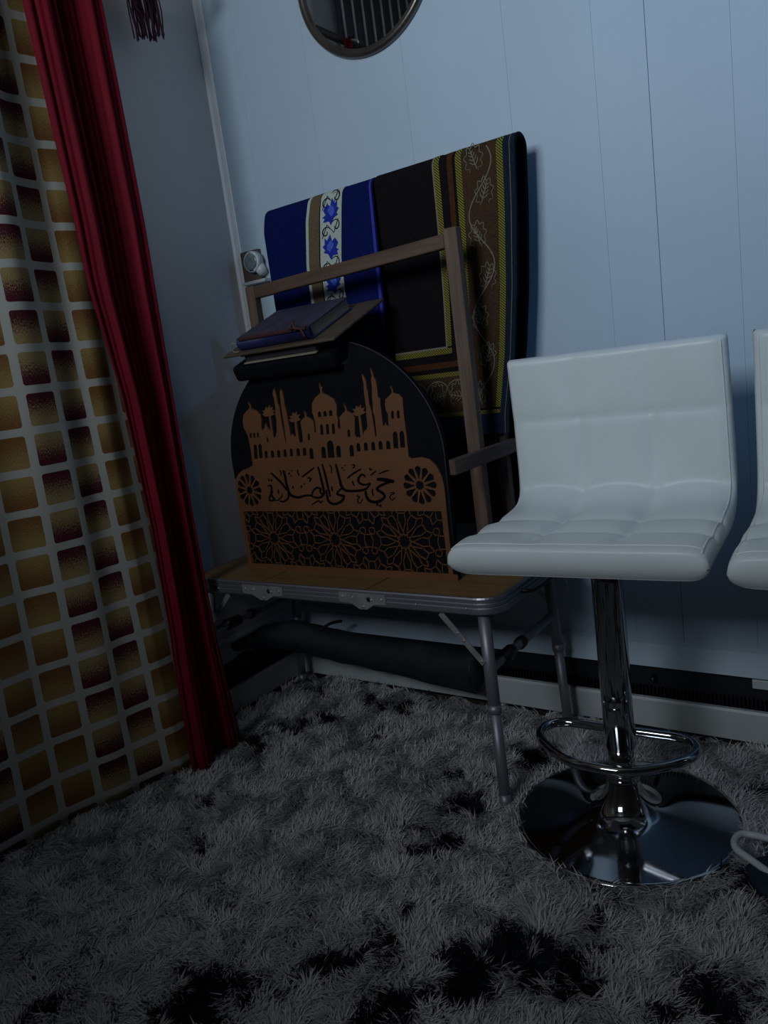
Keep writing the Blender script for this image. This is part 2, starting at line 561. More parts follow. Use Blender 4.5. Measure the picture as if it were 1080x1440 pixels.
# dark patches read off the photograph: px, py, half-size along x / y on the floor in metres
PATCH = [(640, 1138, .045, .05), (612, 1192, .04, .03), (575, 1265, .012, .02), (283, 1190, .03, .02), (292, 1128, .02, .02),
         (362, 1052, .04, .03), (405, 1028, .05, .035), (450, 1008, .03, .03), (430, 968, .03, .03), (462, 964, .03, .02),
         (525, 985, .05, .025), (560, 1000, .03, .02), (540, 1030, .02, .02), (735, 1068, .03, .035), (765, 1075, .03, .03), (690, 1098, .015, .015),
         (515, 1335, .045, .035), (470, 1355, .03, .02), (270, 1398, .045, .05), (250, 1425, .04, .04), (352, 1395, .045, .025), (105, 1388, .03, .02),
         (60, 1420, .03, .02), (152, 1350, .02, .012), (655, 1370, .045, .045), (620, 1405, .05, .035), (560, 1405, .035, .05), (730, 1335, .05, .04),
         (795, 1340, .04, .03), (840, 1310, .03, .03), (560, 1160, .015, .015), (985, 1412, .04, .04), (1050, 1400, .02, .02), (1062, 1245, .03, .05),
         (1075, 1290, .02, .03), (790, 1055, .02, .02), (600, 975, .03, .02), (820, 1250, .02, .015), (330, 1075, .02, .012), (640, 1090, .015, .012),
         (1060, 1110, .02, .02), (780, 1380, .03, .02), (330, 1258, .012, .01), (535, 1340, .02, .03)]
PW = np.array([[*onz(a, b_, 0.02)[:2], c, d_] for a, b_, c, d_ in PATCH])

def patch_amount(x, y):
    m = np.zeros_like(x)
    wx = x + (fbm(x * 22, y * 22, 3, 5) - 0.5) * 0.15
    wy = y + (fbm(x * 22, y * 22, 9, 5) - 0.5) * 0.15
    for (cx, cy, rx, ry) in PW:
        d = ((wx - cx) / (rx * 1.05)) ** 2 + ((wy - cy) / (ry * 1.05)) ** 2
        m = np.maximum(m, np.clip(1.35 - d, 0, 1))
    # the same kind of blotches go on where the photograph does not look
    inside = (x < 1.42) & (y > -1.22)
    f = np.clip((fbm(x * 6.5, y * 6.5, 41) - 0.60) * 9, 0, 1)
    return np.where(inside, m, np.maximum(m, f))

RX0, RX1, RY0, RY1 = 0.045, 2.5, -2.5, -0.045
gx, gy = 160, 160
xs = np.linspace(RX0, RX1, gx); ys = np.linspace(RY0, RY1, gy)
V = []
for j in range(gy):
    for i in range(gx):
        V.append((xs[i], ys[j], 0.010))
Fc = [(j * gx + i, j * gx + i + 1, (j + 1) * gx + i + 1, (j + 1) * gx + i) for j in range(gy - 1) for i in range(gx - 1)]

def shag_mat():
    m, nt, b = nodes_of('shag_pile')
    at = N(nt, 'ShaderNodeAttribute')
    at.attribute_name = 'Col'
    nt.links.new(at.outputs['Color'], b.inputs['Base Color'])
    b.inputs['Roughness'].default_value = 0.8
    b.inputs['Specular IOR Level'].default_value = 0.03
    return m
M['shag'] = shag_mat()

def pile_colour(x, y, rnd):
    p = patch_amount(x, y)
    p = np.clip((p - 0.16 - (fbm(x * 60, y * 60, 33, 2) - 0.45) * 0.9) * 2.6 + (rnd - 0.5) * 0.5, 0, 1)
    tone = 0.95 + 0.22 * (fbm(x * 9, y * 9, 77) - 0.5) * 2 + (rnd - 0.5) * 0.2
    light = np.stack([0.67 * tone, 0.66 * tone, 0.66 * tone], 1)
    dark = np.stack([0.016 + 0 * x, 0.020 + 0 * x, 0.025 + 0 * x], 1)
    return light * (1 - p[:, None]) + dark * p[:, None]

def set_col(me, cols):
    ca = me.color_attributes.new('Col', 'FLOAT_COLOR', 'POINT')
    buf = np.ones((len(cols), 4), np.float32)
    buf[:, :3] = cols
    ca.data.foreach_set('color', buf.ravel())

rug = mesh_obj('shag_rug', V, Fc, M['shag'])
va = np.array(V)
set_col(rug.data, pile_colour(va[:, 0], va[:, 1], np.full(len(va), 0.5)))
tag(rug, 'white shaggy floor rug with ragged black patches', 'rug')

STOOLS = [(1.105, -0.372), (1.530, -0.372)]
BASE_R = 0.197
def make_pile(n, x0, x1, y0, y1, wid, length):
    x = rng.uniform(x0, x1, n); y = rng.uniform(y0, y1, n)
    keep = np.ones(n, bool)
    for sx, sy in STOOLS:
        keep &= (x - sx) ** 2 + (y - sy) ** 2 > (BASE_R - 0.004) ** 2
    x = x[keep]; y = y[keep]; n = len(x)
    rnd = rng.uniform(0, 1, n)
    # clumps lean together
    ang = fbm(x * 22, y * 22, 5, 3) * 4 * PI + rng.normal(0, 0.45, n)
    lean = 0.75 + 0.45 * fbm(x * 30, y * 30, 15, 2) + rng.normal(0, 0.2, n)
    L = length * (0.7 + 0.6 * rng.uniform(0, 1, n))
    for sx, sy in STOOLS:                                   # combed away from the stool bases
        near = (x - sx) ** 2 + (y - sy) ** 2 < (BASE_R + 0.03) ** 2
        ang = np.where(near, np.arctan2(y - sy, x - sx) + rng.normal(0, 0.9, n), ang)
    dx = np.cos(ang); dy = np.sin(ang)
    px, py = -dy, dx
    wv = wid * (0.7 + 0.6 * rng.uniform(0, 1, n))
    z0 = 0.009
    h1 = L * 0.5 * np.cos(lean * 0.7); r1 = L * 0.5 * np.sin(lean * 0.7)
    h2 = h1 + L * 0.5 * np.cos(np.minimum(lean * 1.5, 1.75)); r2 = r1 + L * 0.5 * np.sin(np.minimum(lean * 1.5, 1.75))
    vv = np.empty((n, 5, 3))
    for k, (rr, hh, s) in enumerate(((0, 0, -1), (0, 0, 1), (r1, h1, -0.9), (r1, h1, 0.9), (r2, h2, 0))):
        vv[:, k, 0] = x + dx * rr + px * wv * s * 0.5
        vv[:, k, 1] = y + dy * rr + py * wv * s * 0.5
        vv[:, k, 2] = z0 + hh
    lim = [(0, 0.036, 1), (1, -0.036, -1)]
    vv[:, :, 0] = np.maximum(vv[:, :, 0], 0.036)
    vv[:, :, 1] = np.minimum(vv[:, :, 1], -0.036)
    col = pile_colour(x, y, rnd)
    return vv, col

def pile_mesh(name, vv, col):
    n = len(vv)
    me = bpy.data.meshes.new(name)
    me.vertices.add(n * 5)
    me.vertices.foreach_set('co', vv.astype(np.float32).ravel())
    base = (np.arange(n) * 5)[:, None]
    tri = np.concatenate([base + np.array([[0, 1, 3, 2]]), base + np.array([[2, 3, 4]])], 1).ravel()
    me.loops.add(n * 7)
    me.loops.foreach_set('vertex_index', tri.astype(np.int32))
    me.polygons.add(n * 2)
    st = np.empty((n, 2), np.int32)
    st[:, 0] = np.arange(n) * 7
    st[:, 1] = np.arange(n) * 7 + 4
    me.polygons.foreach_set('loop_start', st.ravel())
    me.update(calc_edges=True)
    me.validate()
    me.materials.append(M['shag'])
    c5 = np.repeat(col[:, None, :], 5, 1)
    c5[:, :2] *= 0.75 / 0.75
    set_col(me, c5.reshape(-1, 3))
    o = bpy.data.objects.new(name, me)
    link(o, rug)
    tag(o, kind='stuff')
    return o

vv, col = make_pile(440000, 0.05, 1.75, -1.65, -0.05, 0.0024, 0.029)
pile_mesh('pile', vv, col)
vv, col = make_pile(40000, 0.05, 2.45, -2.45, -1.6, 0.006, 0.042)
pile_mesh('pile', vv, col)
vv, col = make_pile(24000, 1.72, 2.45, -1.65, -0.05, 0.006, 0.042)
pile_mesh('pile', vv, col)

# ------------------------------------------------------------------ bar stools
def seat_mesh():
    TH = 0.052
    key = [(-0.576, 0.576), (-0.558, 0.581), (-0.51, 0.585), (-0.44, 0.585), (-0.37, 0.584), (-0.315, 0.586), (-0.285, 0.594), (-0.268, 0.612), (-0.261, 0.645),
           (-0.260, 0.70), (-0.264, 0.78), (-0.270, 0.856)]
    P = np.array(catmull(key, 400))
    seg = np.r_[0, np.cumsum(np.linalg.norm(np.diff(P, axis=0), axis=1))]
    Ltot = seg[-1]
    NS = 96
    ss = np.linspace(0, 1, NS)
    ss = Ltot * (0.5 - 0.5 * np.cos(ss * PI)) * 0.35 + Ltot * ss * 0.65
    Py = np.interp(ss, seg, P[:, 0]); Pz = np.interp(ss, seg, P[:, 1])
    ty = np.gradient(Py, ss); tz = np.gradient(Pz, ss)
    l = np.hypot(ty, tz); ty /= l; tz /= l
    ny, nz_ = -tz, ty                                       # up for the seat, forward for the back
    def s_at(y=None, z=None):
        i = np.argmin(np.abs(Py - y)) if z is None else np.argmin(np.abs(Pz - z) + (Py < -0.3) * 9)
        return ss[i]
    seams_s = [(s_at(y=-0.475), 0.012), (s_at(y=-0.385), 0.012), (s_at(z=0.606), 0.014), (s_at(z=0.738), 0.0042)]
    NT = 64
    tt = np.sin(np.linspace(-PI / 2, PI / 2, NT))
    tt = np.sign(tt) * (0.55 * np.abs(tt) + 0.45 * np.abs(np.linspace(-1, 1, NT)))
    V, Fc = [], []
    def rowpts(i, top):
        out = []
        s = ss[i]
        e = min(s, Ltot - s)
        W2 = 0.2005 - 0.008 * (s / Ltot)
        te = 0.013 if s < Ltot / 2 else 0.013
        tap = 1.0 if e > te else max(0.0, 1 - ((te - e) / te) ** 3.5) ** 0.5
        back = 1 / (1 + math.exp(-(Pz[i] - 0.66) / 0.02))
        puff = 0.014 * (1 - back) * min(1.0, max(0.0, (s - 0.02) / 0.05)) + 0.0045 * back
        th = TH * (1 - back) + 0.040 * back
        wscale = 1.0 - 0.01 * (1 - tap)
        cy = Py[i] - ny[i] * th / 2; cz = Pz[i] - nz_[i] * th / 2
        for t in tt:
            edge = max(0.0, 1 - abs(t) ** 18) ** 0.5
            n = th / 2 * edge * tap
            if top:
                x = t * W2
                dt = min(abs(x - W2 / 3), abs(x + W2 / 3))
                dep = 0.0
                dep = puff * math.exp(-(dt / 0.016))
                for s0, a in seams_s:
                    cfr = ((t + 1) * 1.5) % 1.0 * 2 - 1                 # position inside its own column, -1..1
                    dd = abs(s - (s0 + (0.013 if a > 0.006 else 0.0) * (1 - cfr * cfr)))
                    dep = max(dep, a * math.exp(-(dd / 0.015))) if a < 0.006 else max(dep, a * math.exp(-(dd / 0.017)))
                    # tuft dimple at the crossing
                    dep = max(dep, (a + 0.004) * math.exp(-((dd ** 2 + dt ** 2) / 0.012 ** 2)))
                n -= dep * edge * tap
            else:
                n = -n
            out.append((t * W2 * wscale, cy + ny[i] * n, cz + nz_[i] * n))
        return out
    tops = [rowpts(i, True) for i in range(NS)]
    bots = [rowpts(i, False) for i in range(NS)]
    for r in tops: V += r
    off = len(V)
    for r in bots: V += r
    for i in range(NS - 1):
        for j in range(NT - 1):
            Fc.append((i * NT + j, i * NT + j + 1, (i + 1) * NT + j + 1, (i + 1) * NT + j))
            Fc.append((off + i * NT + j, off + (i + 1) * NT + j, off + (i + 1) * NT + j + 1, off + i * NT + j + 1))
    edgeL = [(tops[i][0]) for i in range(NS)]
    edgeR = [(tops[i][-1]) for i in range(NS)]
    frontT = [tops[2][j] for j in range(NT)]
    return V, Fc, tops, NS, NT

def build_stool(label, group, cx, cy):
    """modelled facing -y with its column at the origin"""
    t = empty('bar_stool', (cx, cy, 0), math.radians(3.2))
    tag(t, label, 'bar stool', group)
    V, Fc, tops, NS, NT = seat_mesh()
    ox, oy = 0.0, 0.372
    V = [(x - 0.0, y + oy, z) for x, y, z in V]
    bm = bmesh.new()
    bv = [bm.verts.new(v) for v in V]
    for f in Fc:
        bm.faces.new([bv[i] for i in f])
    bmesh.ops.remove_doubles(bm, verts=bm.verts[:], dist=0.0004)
    seat = bm_obj('seat_shell', bm, M['leather'], t, True)
    # piping along both side edges and the front lip
    for j in (3, NT - 4):
        path = [(tops[i][j][0], tops[i][j][1] + oy, tops[i][j][2]) for i in range(3, NS - 2, 2)]
        tube('piping', path, 0.0016, M['piping'], seat, 6)
    path = [(tops[6][j][0], tops[6][j][1] + oy, tops[6][j][2]) for j in range(3, NT - 3)]
    tube('piping', path, 0.0016, M['piping'], seat, 6)
    box('mounting_plate', (-0.08, -0.08, 0.522), (0.08, 0.08, 0.541), M['black_plastic'], t, 0.004)
    # column: wide outer sleeve over a slimmer post
    lathe('outer_sleeve', [(0.0255, 0.158), (0.0268, 0.160), (0.0268, 0.30), (0.0266, 0.47), (0.0266, 0.522)], M['chrome'], t, 40)
    lathe('post', [(0.0228, 0.080), (0.0228, 0.170)], M['chrome'], t, 40)
    box('sleeve_clip', (-0.012, -0.0295, 0.236), (0.014, -0.026, 0.240), M['chrome'], t, 0.001)
    # trumpet base
    prof = [(0.05, 0.012), (BASE_R - 0.004, 0.012), (BASE_R, 0.014), (BASE_R + 0.001, 0.017), (BASE_R - 0.003, 0.0205)]
    for k in range(1, 26):
        u = k / 25
        r = BASE_R - 0.003 + (0.026 - BASE_R + 0.003) * u
        z = 0.0205 + 0.015 * u + 0.012 * u ** 4 + 0.050 * u ** 11
        prof.append((r, z))
    prof += [(0.0245, 0.100), (0.0225, 0.102)]
    base = lathe('base', prof, M['chrome'], t, 96)
    lathe('collar', [(0.021, 0.092), (0.028, 0.093), (0.0295, 0.097), (0.028, 0.1015), (0.0265, 0.1025), (0.0275, 0.106), (0.026, 0.110), (0.021, 0.111)], M['chrome'], t, 40)
    # D shaped footrest
    pts = []
    zf = 0.184
    hw, y0, y1 = 0.134, 0.012, -0.128
    loop = [(0.0, y0), (0.06, y0), (0.100, y0 - 0.001), (0.124, y0 - 0.014), (hw, y0 - 0.040), (0.125, y0 - 0.072), (0.095, y0 - 0.104), (0.05, y1 + 0.006), (0.0, y1)]
    loop = [(x * 1.0 , y) for x, y in loop]
    loop = loop + [(-x, y) for x, y in loop[-2:0:-1]]
    n = len(loop)
    closed = [np.array(p) for p in loop]
    path = []
    for i in range(n):
        a, b_, c, d_ = closed[i - 1], closed[i], closed[(i + 1) % n], closed[(i + 2) % n]
        for u in (0, 0.25, 0.5, 0.75):
            q = 0.5 * (2 * b_ + (c - a) * u + (2 * a - 5 * b_ + 4 * c - d_) * u * u + (3 * b_ - a - 3 * c + d_) * u ** 3)
            path.append((q[0], q[1], zf))
    tube('footrest', path, 0.0085, M['chrome'], t, 12, closed=True)
    return t

build_stool('white tufted bar stool on a chrome trumpet base, next to the small folding table', None, *STOOLS[0])
build_stool('white tufted bar stool standing on the other stool\'s far side from the folding table', None, *STOOLS[1])

# ------------------------------------------------------------------ folding table
TX0, TX1, TY0, TY1, TZ = 0.055, 0.903, -0.405, -0.045, 0.430
def rrect(x0, x1, y0, y1, r, n=8):
    out = []
    for cx, cy, a0 in ((x1 - r, y0 + r, -PI / 2), (x1 - r, y1 - r, 0), (x0 + r, y1 - r, PI / 2), (x0 + r, y0 + r, PI)):
        for k in range(n + 1):
            a = a0 + PI / 2 * k / n
            out.append((cx + r * math.cos(a), cy + r * math.sin(a)))
    return out

def slab(name, outline, z0, z1, m, parent):
    bm = bmesh.new()
    a = [bm.verts.new((x, y, z0)) for x, y in outline]
    b_ = [bm.verts.new((x, y, z1)) for x, y in outline]
    bm.faces.new(a); bm.faces.new(b_)
    k = len(outline)
    for i in range(k):
        bm.faces.new((a[i], a[(i + 1) % k], b_[(i + 1) % k], b_[i]))
    return bm_obj(name, bm, m, parent)

tb = empty('folding_table', (0, 0, 0))
tag(tb, 'low aluminium folding table with a wood-look top and hinged sections', 'table')
gr = [0.298, 0.601]
edges = [TX0 + 0.004] + gr + [TX1 - 0.004]
for i in range(3):
    a, b_ = edges[i], edges[i + 1]
    if i == 1:
        ol = [(a + .002, TY0 + .004), (b_ - .002, TY0 + .004), (b_ - .002, TY1 - .004), (a + .002, TY1 - .004)]
    else:
        full = rrect(TX0 + 0.004, TX1 - 0.004, TY0 + 0.004, TY1 - 0.004, 0.042)
        if i == 0:
            ol = [(min(x, b_ - 0.002), y) for x, y in full]
        else:
            ol = [(max(x, a + 0.002), y) for x, y in full]
        ded = []
        for q in ol:
            if not ded or (abs(q[0] - ded[-1][0]) + abs(q[1] - ded[-1][1])) > 1e-6: ded.append(q)
        ol = ded
    slab('top_board', ol, TZ - 0.010, TZ, M['tabletop'], tb)
for g in gr:
    box('joint_strip', (g - 0.002, TY0 + 0.004, TZ - 0.010), (g + 0.002, TY1 - 0.004, TZ - 0.0025), M['groove'], tb)
# ribbed aluminium edging running round the top
ol = rrect(TX0, TX1, TY0, TY1, 0.045, 10)
zprof = [(0.0, TZ + 0.0008), (0.003, TZ + 0.001), (0.0045, TZ - 0.002), (0.0045, TZ - 0.008), (0.0028, TZ - 0.010), (0.0045, TZ - 0.012), (0.0045, TZ - 0.017),
         (0.0028, TZ - 0.019), (0.0045, TZ - 0.021), (0.0045, TZ - 0.030), (0.002, TZ - 0.033), (-0.008, TZ - 0.033), (-0.008, TZ - 0.012), (-0.004, TZ - 0.012), (-0.004, TZ + 0.0008)]
cxm, cym = (TX0 + TX1) / 2, (TY0 + TY1) / 2
V, Fc = [], []
k = len(ol)
for i in range(k):
    p0, p1 = ol[i - 1], ol[(i + 1) % k]
    d_ = nrm((p1[0] - p0[0], p1[1] - p0[1]))
    nn = (d_[1], -d_[0])
    for (off, z) in zprof:
        V.append((ol[i][0] + nn[0] * off, ol[i][1] + nn[1] * off, z))
q = len(zprof)
for i in range(k):
    j = (i + 1) % k
    for a in range(q):
        b_ = (a + 1) % q
        Fc.append((i * q + a, j * q + a, j * q + b_, i * q + b_))
mesh_obj('edge_frame', V, Fc, M['alu'], tb)
fy = TY0 - 0.0045
def screw(x, z, r=0.0028, y=fy, par=None, m='steel'):
    V, Fc = tube_geo([(x, y + 0.001, z), (x, y - 0.0012, z), (x, y - 0.002, z)], [r, r, r * 0.5], 10)
    return mesh_obj('rivet', V, Fc, M[m], par or tb, True)
for (a, b_) in ((ony(342, 830, fy)[0], ony(398, 835, fy)[0]), (ony(478, 842, fy)[0], ony(543, 848, fy)[0])):
    mid = (a + b_) / 2
    plate = slab('hinge', [(a, 0.404), (a + 0.03, 0.402), (mid - 0.010, 0.390), (mid + 0.010, 0.390), (b_ - 0.03, 0.402), (b_, 0.404), (b_, 0.424), (a, 0.424)], 0, 0.0018, M['steel'], tb)
    for v in plate.data.vertices:
        x, z, d_ = v.co
        v.co = (x, fy - d_, z)
    for (x, z) in ((a + 0.010, 0.415), (a + 0.036, 0.414), (b_ - 0.036, 0.412), (b_ - 0.010, 0.414), (mid + 0.002, 0.396)):
        screw(x, z, 0.003, fy - 0.0018, plate)
    screw(b_ - 0.042, 0.413, 0.0055, fy - 0.0018, plate, 'black_plastic')
for px in (312, 585, 655):
    x = ony(px, 850, fy)[0]
    screw(x, TZ - 0.020)
# legs: two sections each, slightly splayed, black feet
def leg(top, bot):
    top = Vector(top); bot = Vector(bot)
    mid = top.lerp(bot, 0.5)
    dirn = (bot - top).normalized()
    l = tube('leg', [top, mid], 0.0122, M['alu_dull'], tb, 14)
    tube('leg_extension', [mid - dirn * 0.004, bot - dirn * 0.014], 0.0108, M['alu_dull'], l, 14)
    tube('leg_collar', [mid - dirn * 0.012, mid + dirn * 0.004], 0.0134, M['alu_dull'], l, 14)
    tube('foot_cap', [bot - dirn * 0.03, bot], 0.0118, M['alu_dull'], l, 14)
    return l
zleg = TZ - 0.034
LEGS = {}
for nm, tp, bt in (('fr', (0.862, -0.382, zleg), (0.890, -0.428, 0.012)), ('rr', (0.862, -0.075, zleg), (0.884, -0.088, 0.012)),
                   ('fl', (0.096, -0.382, zleg), (0.070, -0.428, 0.012)), ('rl', (0.096, -0.075, zleg), (0.074, -0.088, 0.012))):
    leg(tp, bt)
    LEGS[nm] = (Vector(tp), Vector(bt))
def at_z(nm, z):
    a, b_ = LEGS[nm]
    t = (z - a.z) / (b_.z - a.z)
    return a.lerp(b_, t)
for f_, r_ in (('fr', 'rr'), ('fl', 'rl')):
    a = at_z(f_, 0.285); b_ = at_z(r_, 0.285)
    bar = tube('crossbar', [a, a.lerp(b_, 0.06) , a.lerp(b_, 0.5), b_], 0.0095, M['alu_dull'], tb, 12)
    tube('bar_clamp', [a.lerp(b_, 0.16), a.lerp(b_, 0.30)], 0.0145, M['black_plastic'], bar, 12)
    tube('bar_clamp', [a.lerp(b_, 0.42), a.lerp(b_, 0.47)], 0.013, M['black_plastic'], bar, 12)
# folding stays
def stay(a, b_):
    a = Vector(a); b_ = Vector(b_)
    d_ = (b_ - a).normalized()
    s = Vector((0, 1, 0))
    n = d_.cross(s).normalized()
    V = []
    for p in (a, b_):
        for (u, v) in ((-0.006, -0.001), (0.006, -0.001), (0.006, 0.001), (-0.006, 0.001)):
            V.append(p + n * u + s * v)
    o = mesh_obj('folding_stay', V, [(0, 1, 2, 3), (4, 7, 6, 5), (0, 4, 5, 1), (1, 5, 6, 2), (2, 6, 7, 3), (3, 7, 4, 0)], M['steel'], tb)
    for t in (0.4, 0.55, 0.95):
        p = a.lerp(b_, t)
        screw(p.x, p.z, 0.003, p.y - 0.001, o)
stay((0.775, -0.398, 0.392), tuple(at_z('fr', 0.300) + Vector((-0.004, -0.013, 0))))
stay((0.18, -0.398, 0.392), tuple(at_z('fl', 0.300) + Vector((0.004, -0.013, 0))))
stay((0.775, -0.060, 0.392), tuple(at_z('rr', 0.300) + Vector((-0.004, 0.013, 0))))
# carrying handle and latch on the end of the table
hx = TX1 + 0.0045
hp = [(hx - 0.001, -0.30, TZ - 0.016), (hx + 0.016, -0.288, TZ - 0.017), (hx + 0.018, -0.24, TZ - 0.018), (hx + 0.016, -0.192, TZ - 0.017), (hx - 0.001, -0.18, TZ - 0.016)]
tube('handle', catmull(hp, 20), 0.005, M['black_plastic'], tb, 8)
wp = [(hx, -0.12, TZ - 0.030), (hx + 0.012, -0.115, TZ - 0.050), (hx + 0.006, -0.100, TZ - 0.064), (hx - 0.004, -0.080, TZ - 0.058)]
tube('wire_latch', catmull(wp, 16), 0.002, M['steel'], tb, 6)

# ------------------------------------------------------------------ wooden rack behind
rk = empty('drying_rack', (0.5, -0.14, TZ))
tag(rk, 'plain brown wooden rack holding folded rugs, standing on the table', 'rack')
def rpart(name, lo, hi, m, bevel=0.0015):
    o = (0.5, -0.14, TZ)
    return box(name, [lo[i] - o[i] for i in range(3)], [hi[i] - o[i] for i in range(3)], M[m], rk, bevel, seg=1)
FYr = -0.200
rpart('front_post', (0.771, FYr - 0.011, TZ), (0.801, FYr + 0.011, 1.127), 'rackwood')
rpart('front_post', (0.213, FYr - 0.011, TZ), (0.241, FYr + 0.011, 1.106), 'rackwood')
tr = rpart('top_rail', (0.241, FYr - 0.010, 1.0905), (0.771, FYr + 0.010, 1.1185), 'rackwood_x')
for v in tr.data.vertices:                       # the rail sags a little to one side
    v.co.z += -0.014 * (1 - (v.co.x + 0.5 - 0.241) / 0.53)
rpart('rear_post', (0.775, -0.092, TZ), (0.800, -0.072, 1.255), 'rackwood')
rpart('rear_post', (0.213, -0.092, TZ), (0.238, -0.072, 1.255), 'rackwood')
bar = rpart('hanging_rail', (0.205, -0.094, 1.243), (0.850, -0.070, 1.267), 'rackwood_x', 0.004)
rpart('side_rail', (0.802, -0.345, 0.6555), (0.816, -0.062, 0.686), 'rackwood_y')
rpart('side_rail', (0.198, -0.284, 0.6555), (0.212, -0.062, 0.686), 'rackwood_y')

# ------------------------------------------------------------------ hanging rugs
YB, ZB = -0.082, 1.255          # the rail they hang over
def fold_path(front_len, back_len, r, nf=40, nb=14, na=12):
    """list of (y, z, v) from the front hem over the rail to the rear hem; v = distance below the fold on the front"""
    out = []
    zc = ZB + 0.014
    for i in range(nf + 1):
        z = zc - front_len * (1 - i / nf)
        out.append((YB - r, z))
    for i in range(1, na):
        a = PI - PI * i / na
        out.append((YB + r * math.cos(a), zc + r * 0.8 * math.sin(a)))
    for i in range(nb + 1):
        out.append((YB + r, zc - back_len * i / nb))
    return out

def rug_sheet(name, m, parent, xfun, path, th, nx, a0=0.0, a1=1.0, wob=None):
    V, Fc = [], []
    n = len(path)
    for side in (0, 1):
        for i, (y, z) in enumerate(path):
            p0 = path[max(i - 1, 0)]; p1 = path[min(i + 1, n - 1)]
            t = nrm((p1[0] - p0[0], p1[1] - p0[1]))
            nn = (-t[1], t[0])                     # outward
            for j in range(nx + 1):
                a = a0 + (a1 - a0) * j / nx
                d_ = th if side else 0.0
                ww = wob(a, z) if wob else 0.0
                V.append((xfun(a, z), y + nn[0] * d_ + (ww if y < YB else 0), z + nn[1] * d_))
    W_ = nx + 1
    off = n * W_
    for i in range(n - 1):
        for j in range(nx):
            q = (i * W_ + j, i * W_ + j + 1, (i + 1) * W_ + j + 1, (i + 1) * W_ + j)
            Fc.append(q)
            Fc.append(tuple(off + k_ for k_ in q[::-1]))
    for i in range(n - 1):
        for j in (0, nx):
            Fc.append((i * W_ + j, (i + 1) * W_ + j, off + (i + 1) * W_ + j, off + i * W_ + j))
    for i in (0, n - 1):
        for j in range(nx):
            Fc.append((i * W_ + j, i * W_ + j + 1, off + i * W_ + j + 1, off + i * W_ + j))
    bm = bmesh.new()
    bv = [bm.verts.new(v) for v in V]
    for f in Fc: bm.faces.new([bv[i] for i in f])
    return bm_obj(name, bm, m, parent, True)

def front_patch(name, m, parent, xfun, yfun, uv_polys, depth=0.0012):
    """flat woven motifs: polygons given in (a, z) laid on the front leaf"""
    V, Fc = [], []
    for poly in uv_polys:
        b0 = len(V)
        k = len(poly)
        for (a, z) in poly:
            V.append((xfun(a, z), yfun(a, z), z))
        for (a, z) in poly:
            V.append((xfun(a, z), yfun(a, z) - depth, z))
        Fc.append(tuple(range(b0 + k, b0 + 2 * k)))
        for i in range(k):
            j = (i + 1) % k
            Fc.append((b0 + i, b0 + j, b0 + k + j, b0 + k + i))
    return mesh_obj(name, V, Fc, m, parent)

def strip_poly(pts, w, taper=True):
    """(a,z) metric polyline to a list of quads; w half width"""
    out = []
    pts = [np.array(p, float) for p in pts]
    L, R_ = [], []
    n = len(pts)
    for i in range(n):
        t = nrm(pts[min(i + 1, n - 1)] - pts[max(i - 1, 0)])
        nn = np.array((-t[1], t[0]))
        ww = w * (0.45 + 0.55 * math.sin(PI * (i + 0.5) / n)) if taper else w
        L.append(pts[i] + nn * ww); R_.append(pts[i] - nn * ww)
    for i in range(n - 1):
        out.append([tuple(L[i]), tuple(L[i + 1]), tuple(R_[i + 1]), tuple(R_[i])])
    return out

# --- blue rug
RF = 0.020
BTH = 0.007
XB0, XB1 = 0.213, 0.548
def shiftz(z):
    return -0.024 * min(1.0, max(0.0, (1.285 - z) / 0.15))
def bx_fun(a, z):
    edge = 4 * a * (1 - a)
    left = 0.012 * max(0, (z - 1.24) / 0.05) * (1 - a)
    return XB0 + a * (XB1 - XB0) + shiftz(z) * min(1, edge * 1.4) + left - 0.010 * a * min(1, max(0, (1.285 - z) / 0.3))
def bwob(a, z):
    return -0.0035 * math.sin(a * 15.0 + 1.0) * min(1, max(0, (1.28 - z) / 0.05))
br = empty('prayer_rug', (0.38, YB, ZB))
tag(br, 'dark blue folded prayer rug with a white band of blue flowers, over the rack', 'prayer rug')
def local(o, root):
    o.matrix_parent_inverse = Matrix.Translation(-Vector(root.location))
    return o
bp_ = fold_path(0.46, 0.40, RF)
sheet = local(rug_sheet('rug_body', M['rug_blue'], br, bx_fun, bp_, BTH, 44, wob=bwob), br)
def by_fun(a, z):
    return YB - RF - BTH + bwob(a, z) - 0.0002
def band(name, m, parent, root, xfun, yfun, a0, a1, z0, z1, na=4, nz=24, depth=0.0010):
    polys = []
    for i in range(nz):
        za = z0 + (z1 - z0) * i / nz; zb = z0 + (z1 - z0) * (i + 1) / nz
        for j in range(na):
            aa = a0 + (a1 - a0) * j / na; ab = a0 + (a1 - a0) * (j + 1) / na
            polys.append([(aa, za), (ab, za), (ab, zb), (aa, zb)])
    return local(front_patch(name, m, parent, xfun, yfun, polys, depth), root)
def band_full(name, m, parent, root, xfun, wob, a0, a1, path, th, d_, nx=4):
    """a woven band that runs over the fold as well"""
    p2 = path
    V, Fc = [], []
    n = len(p2)
    for i, (y, z) in enumerate(p2):
        q0 = p2[max(i - 1, 0)]; q1 = p2[min(i + 1, n - 1)]
        t = nrm((q1[0] - q0[0], q1[1] - q0[1]))
        nn = (-t[1], t[0])
        for j in range(nx + 1):
            a = a0 + (a1 - a0) * j / nx
            ww = wob(a, z) if wob else 0.0
            V.append((xfun(a, z), y + nn[0] * (th + d_) + (ww if y < YB else 0), z + nn[1] * (th + d_)))
    for i in range(n - 1):
        for j in range(nx):
            Fc.append((i * (nx + 1) + j, i * (nx + 1) + j + 1, (i + 1) * (nx + 1) + j + 1, (i + 1) * (nx + 1) + j))
    return local(mesh_obj(name, V, Fc, m, parent, True), root)
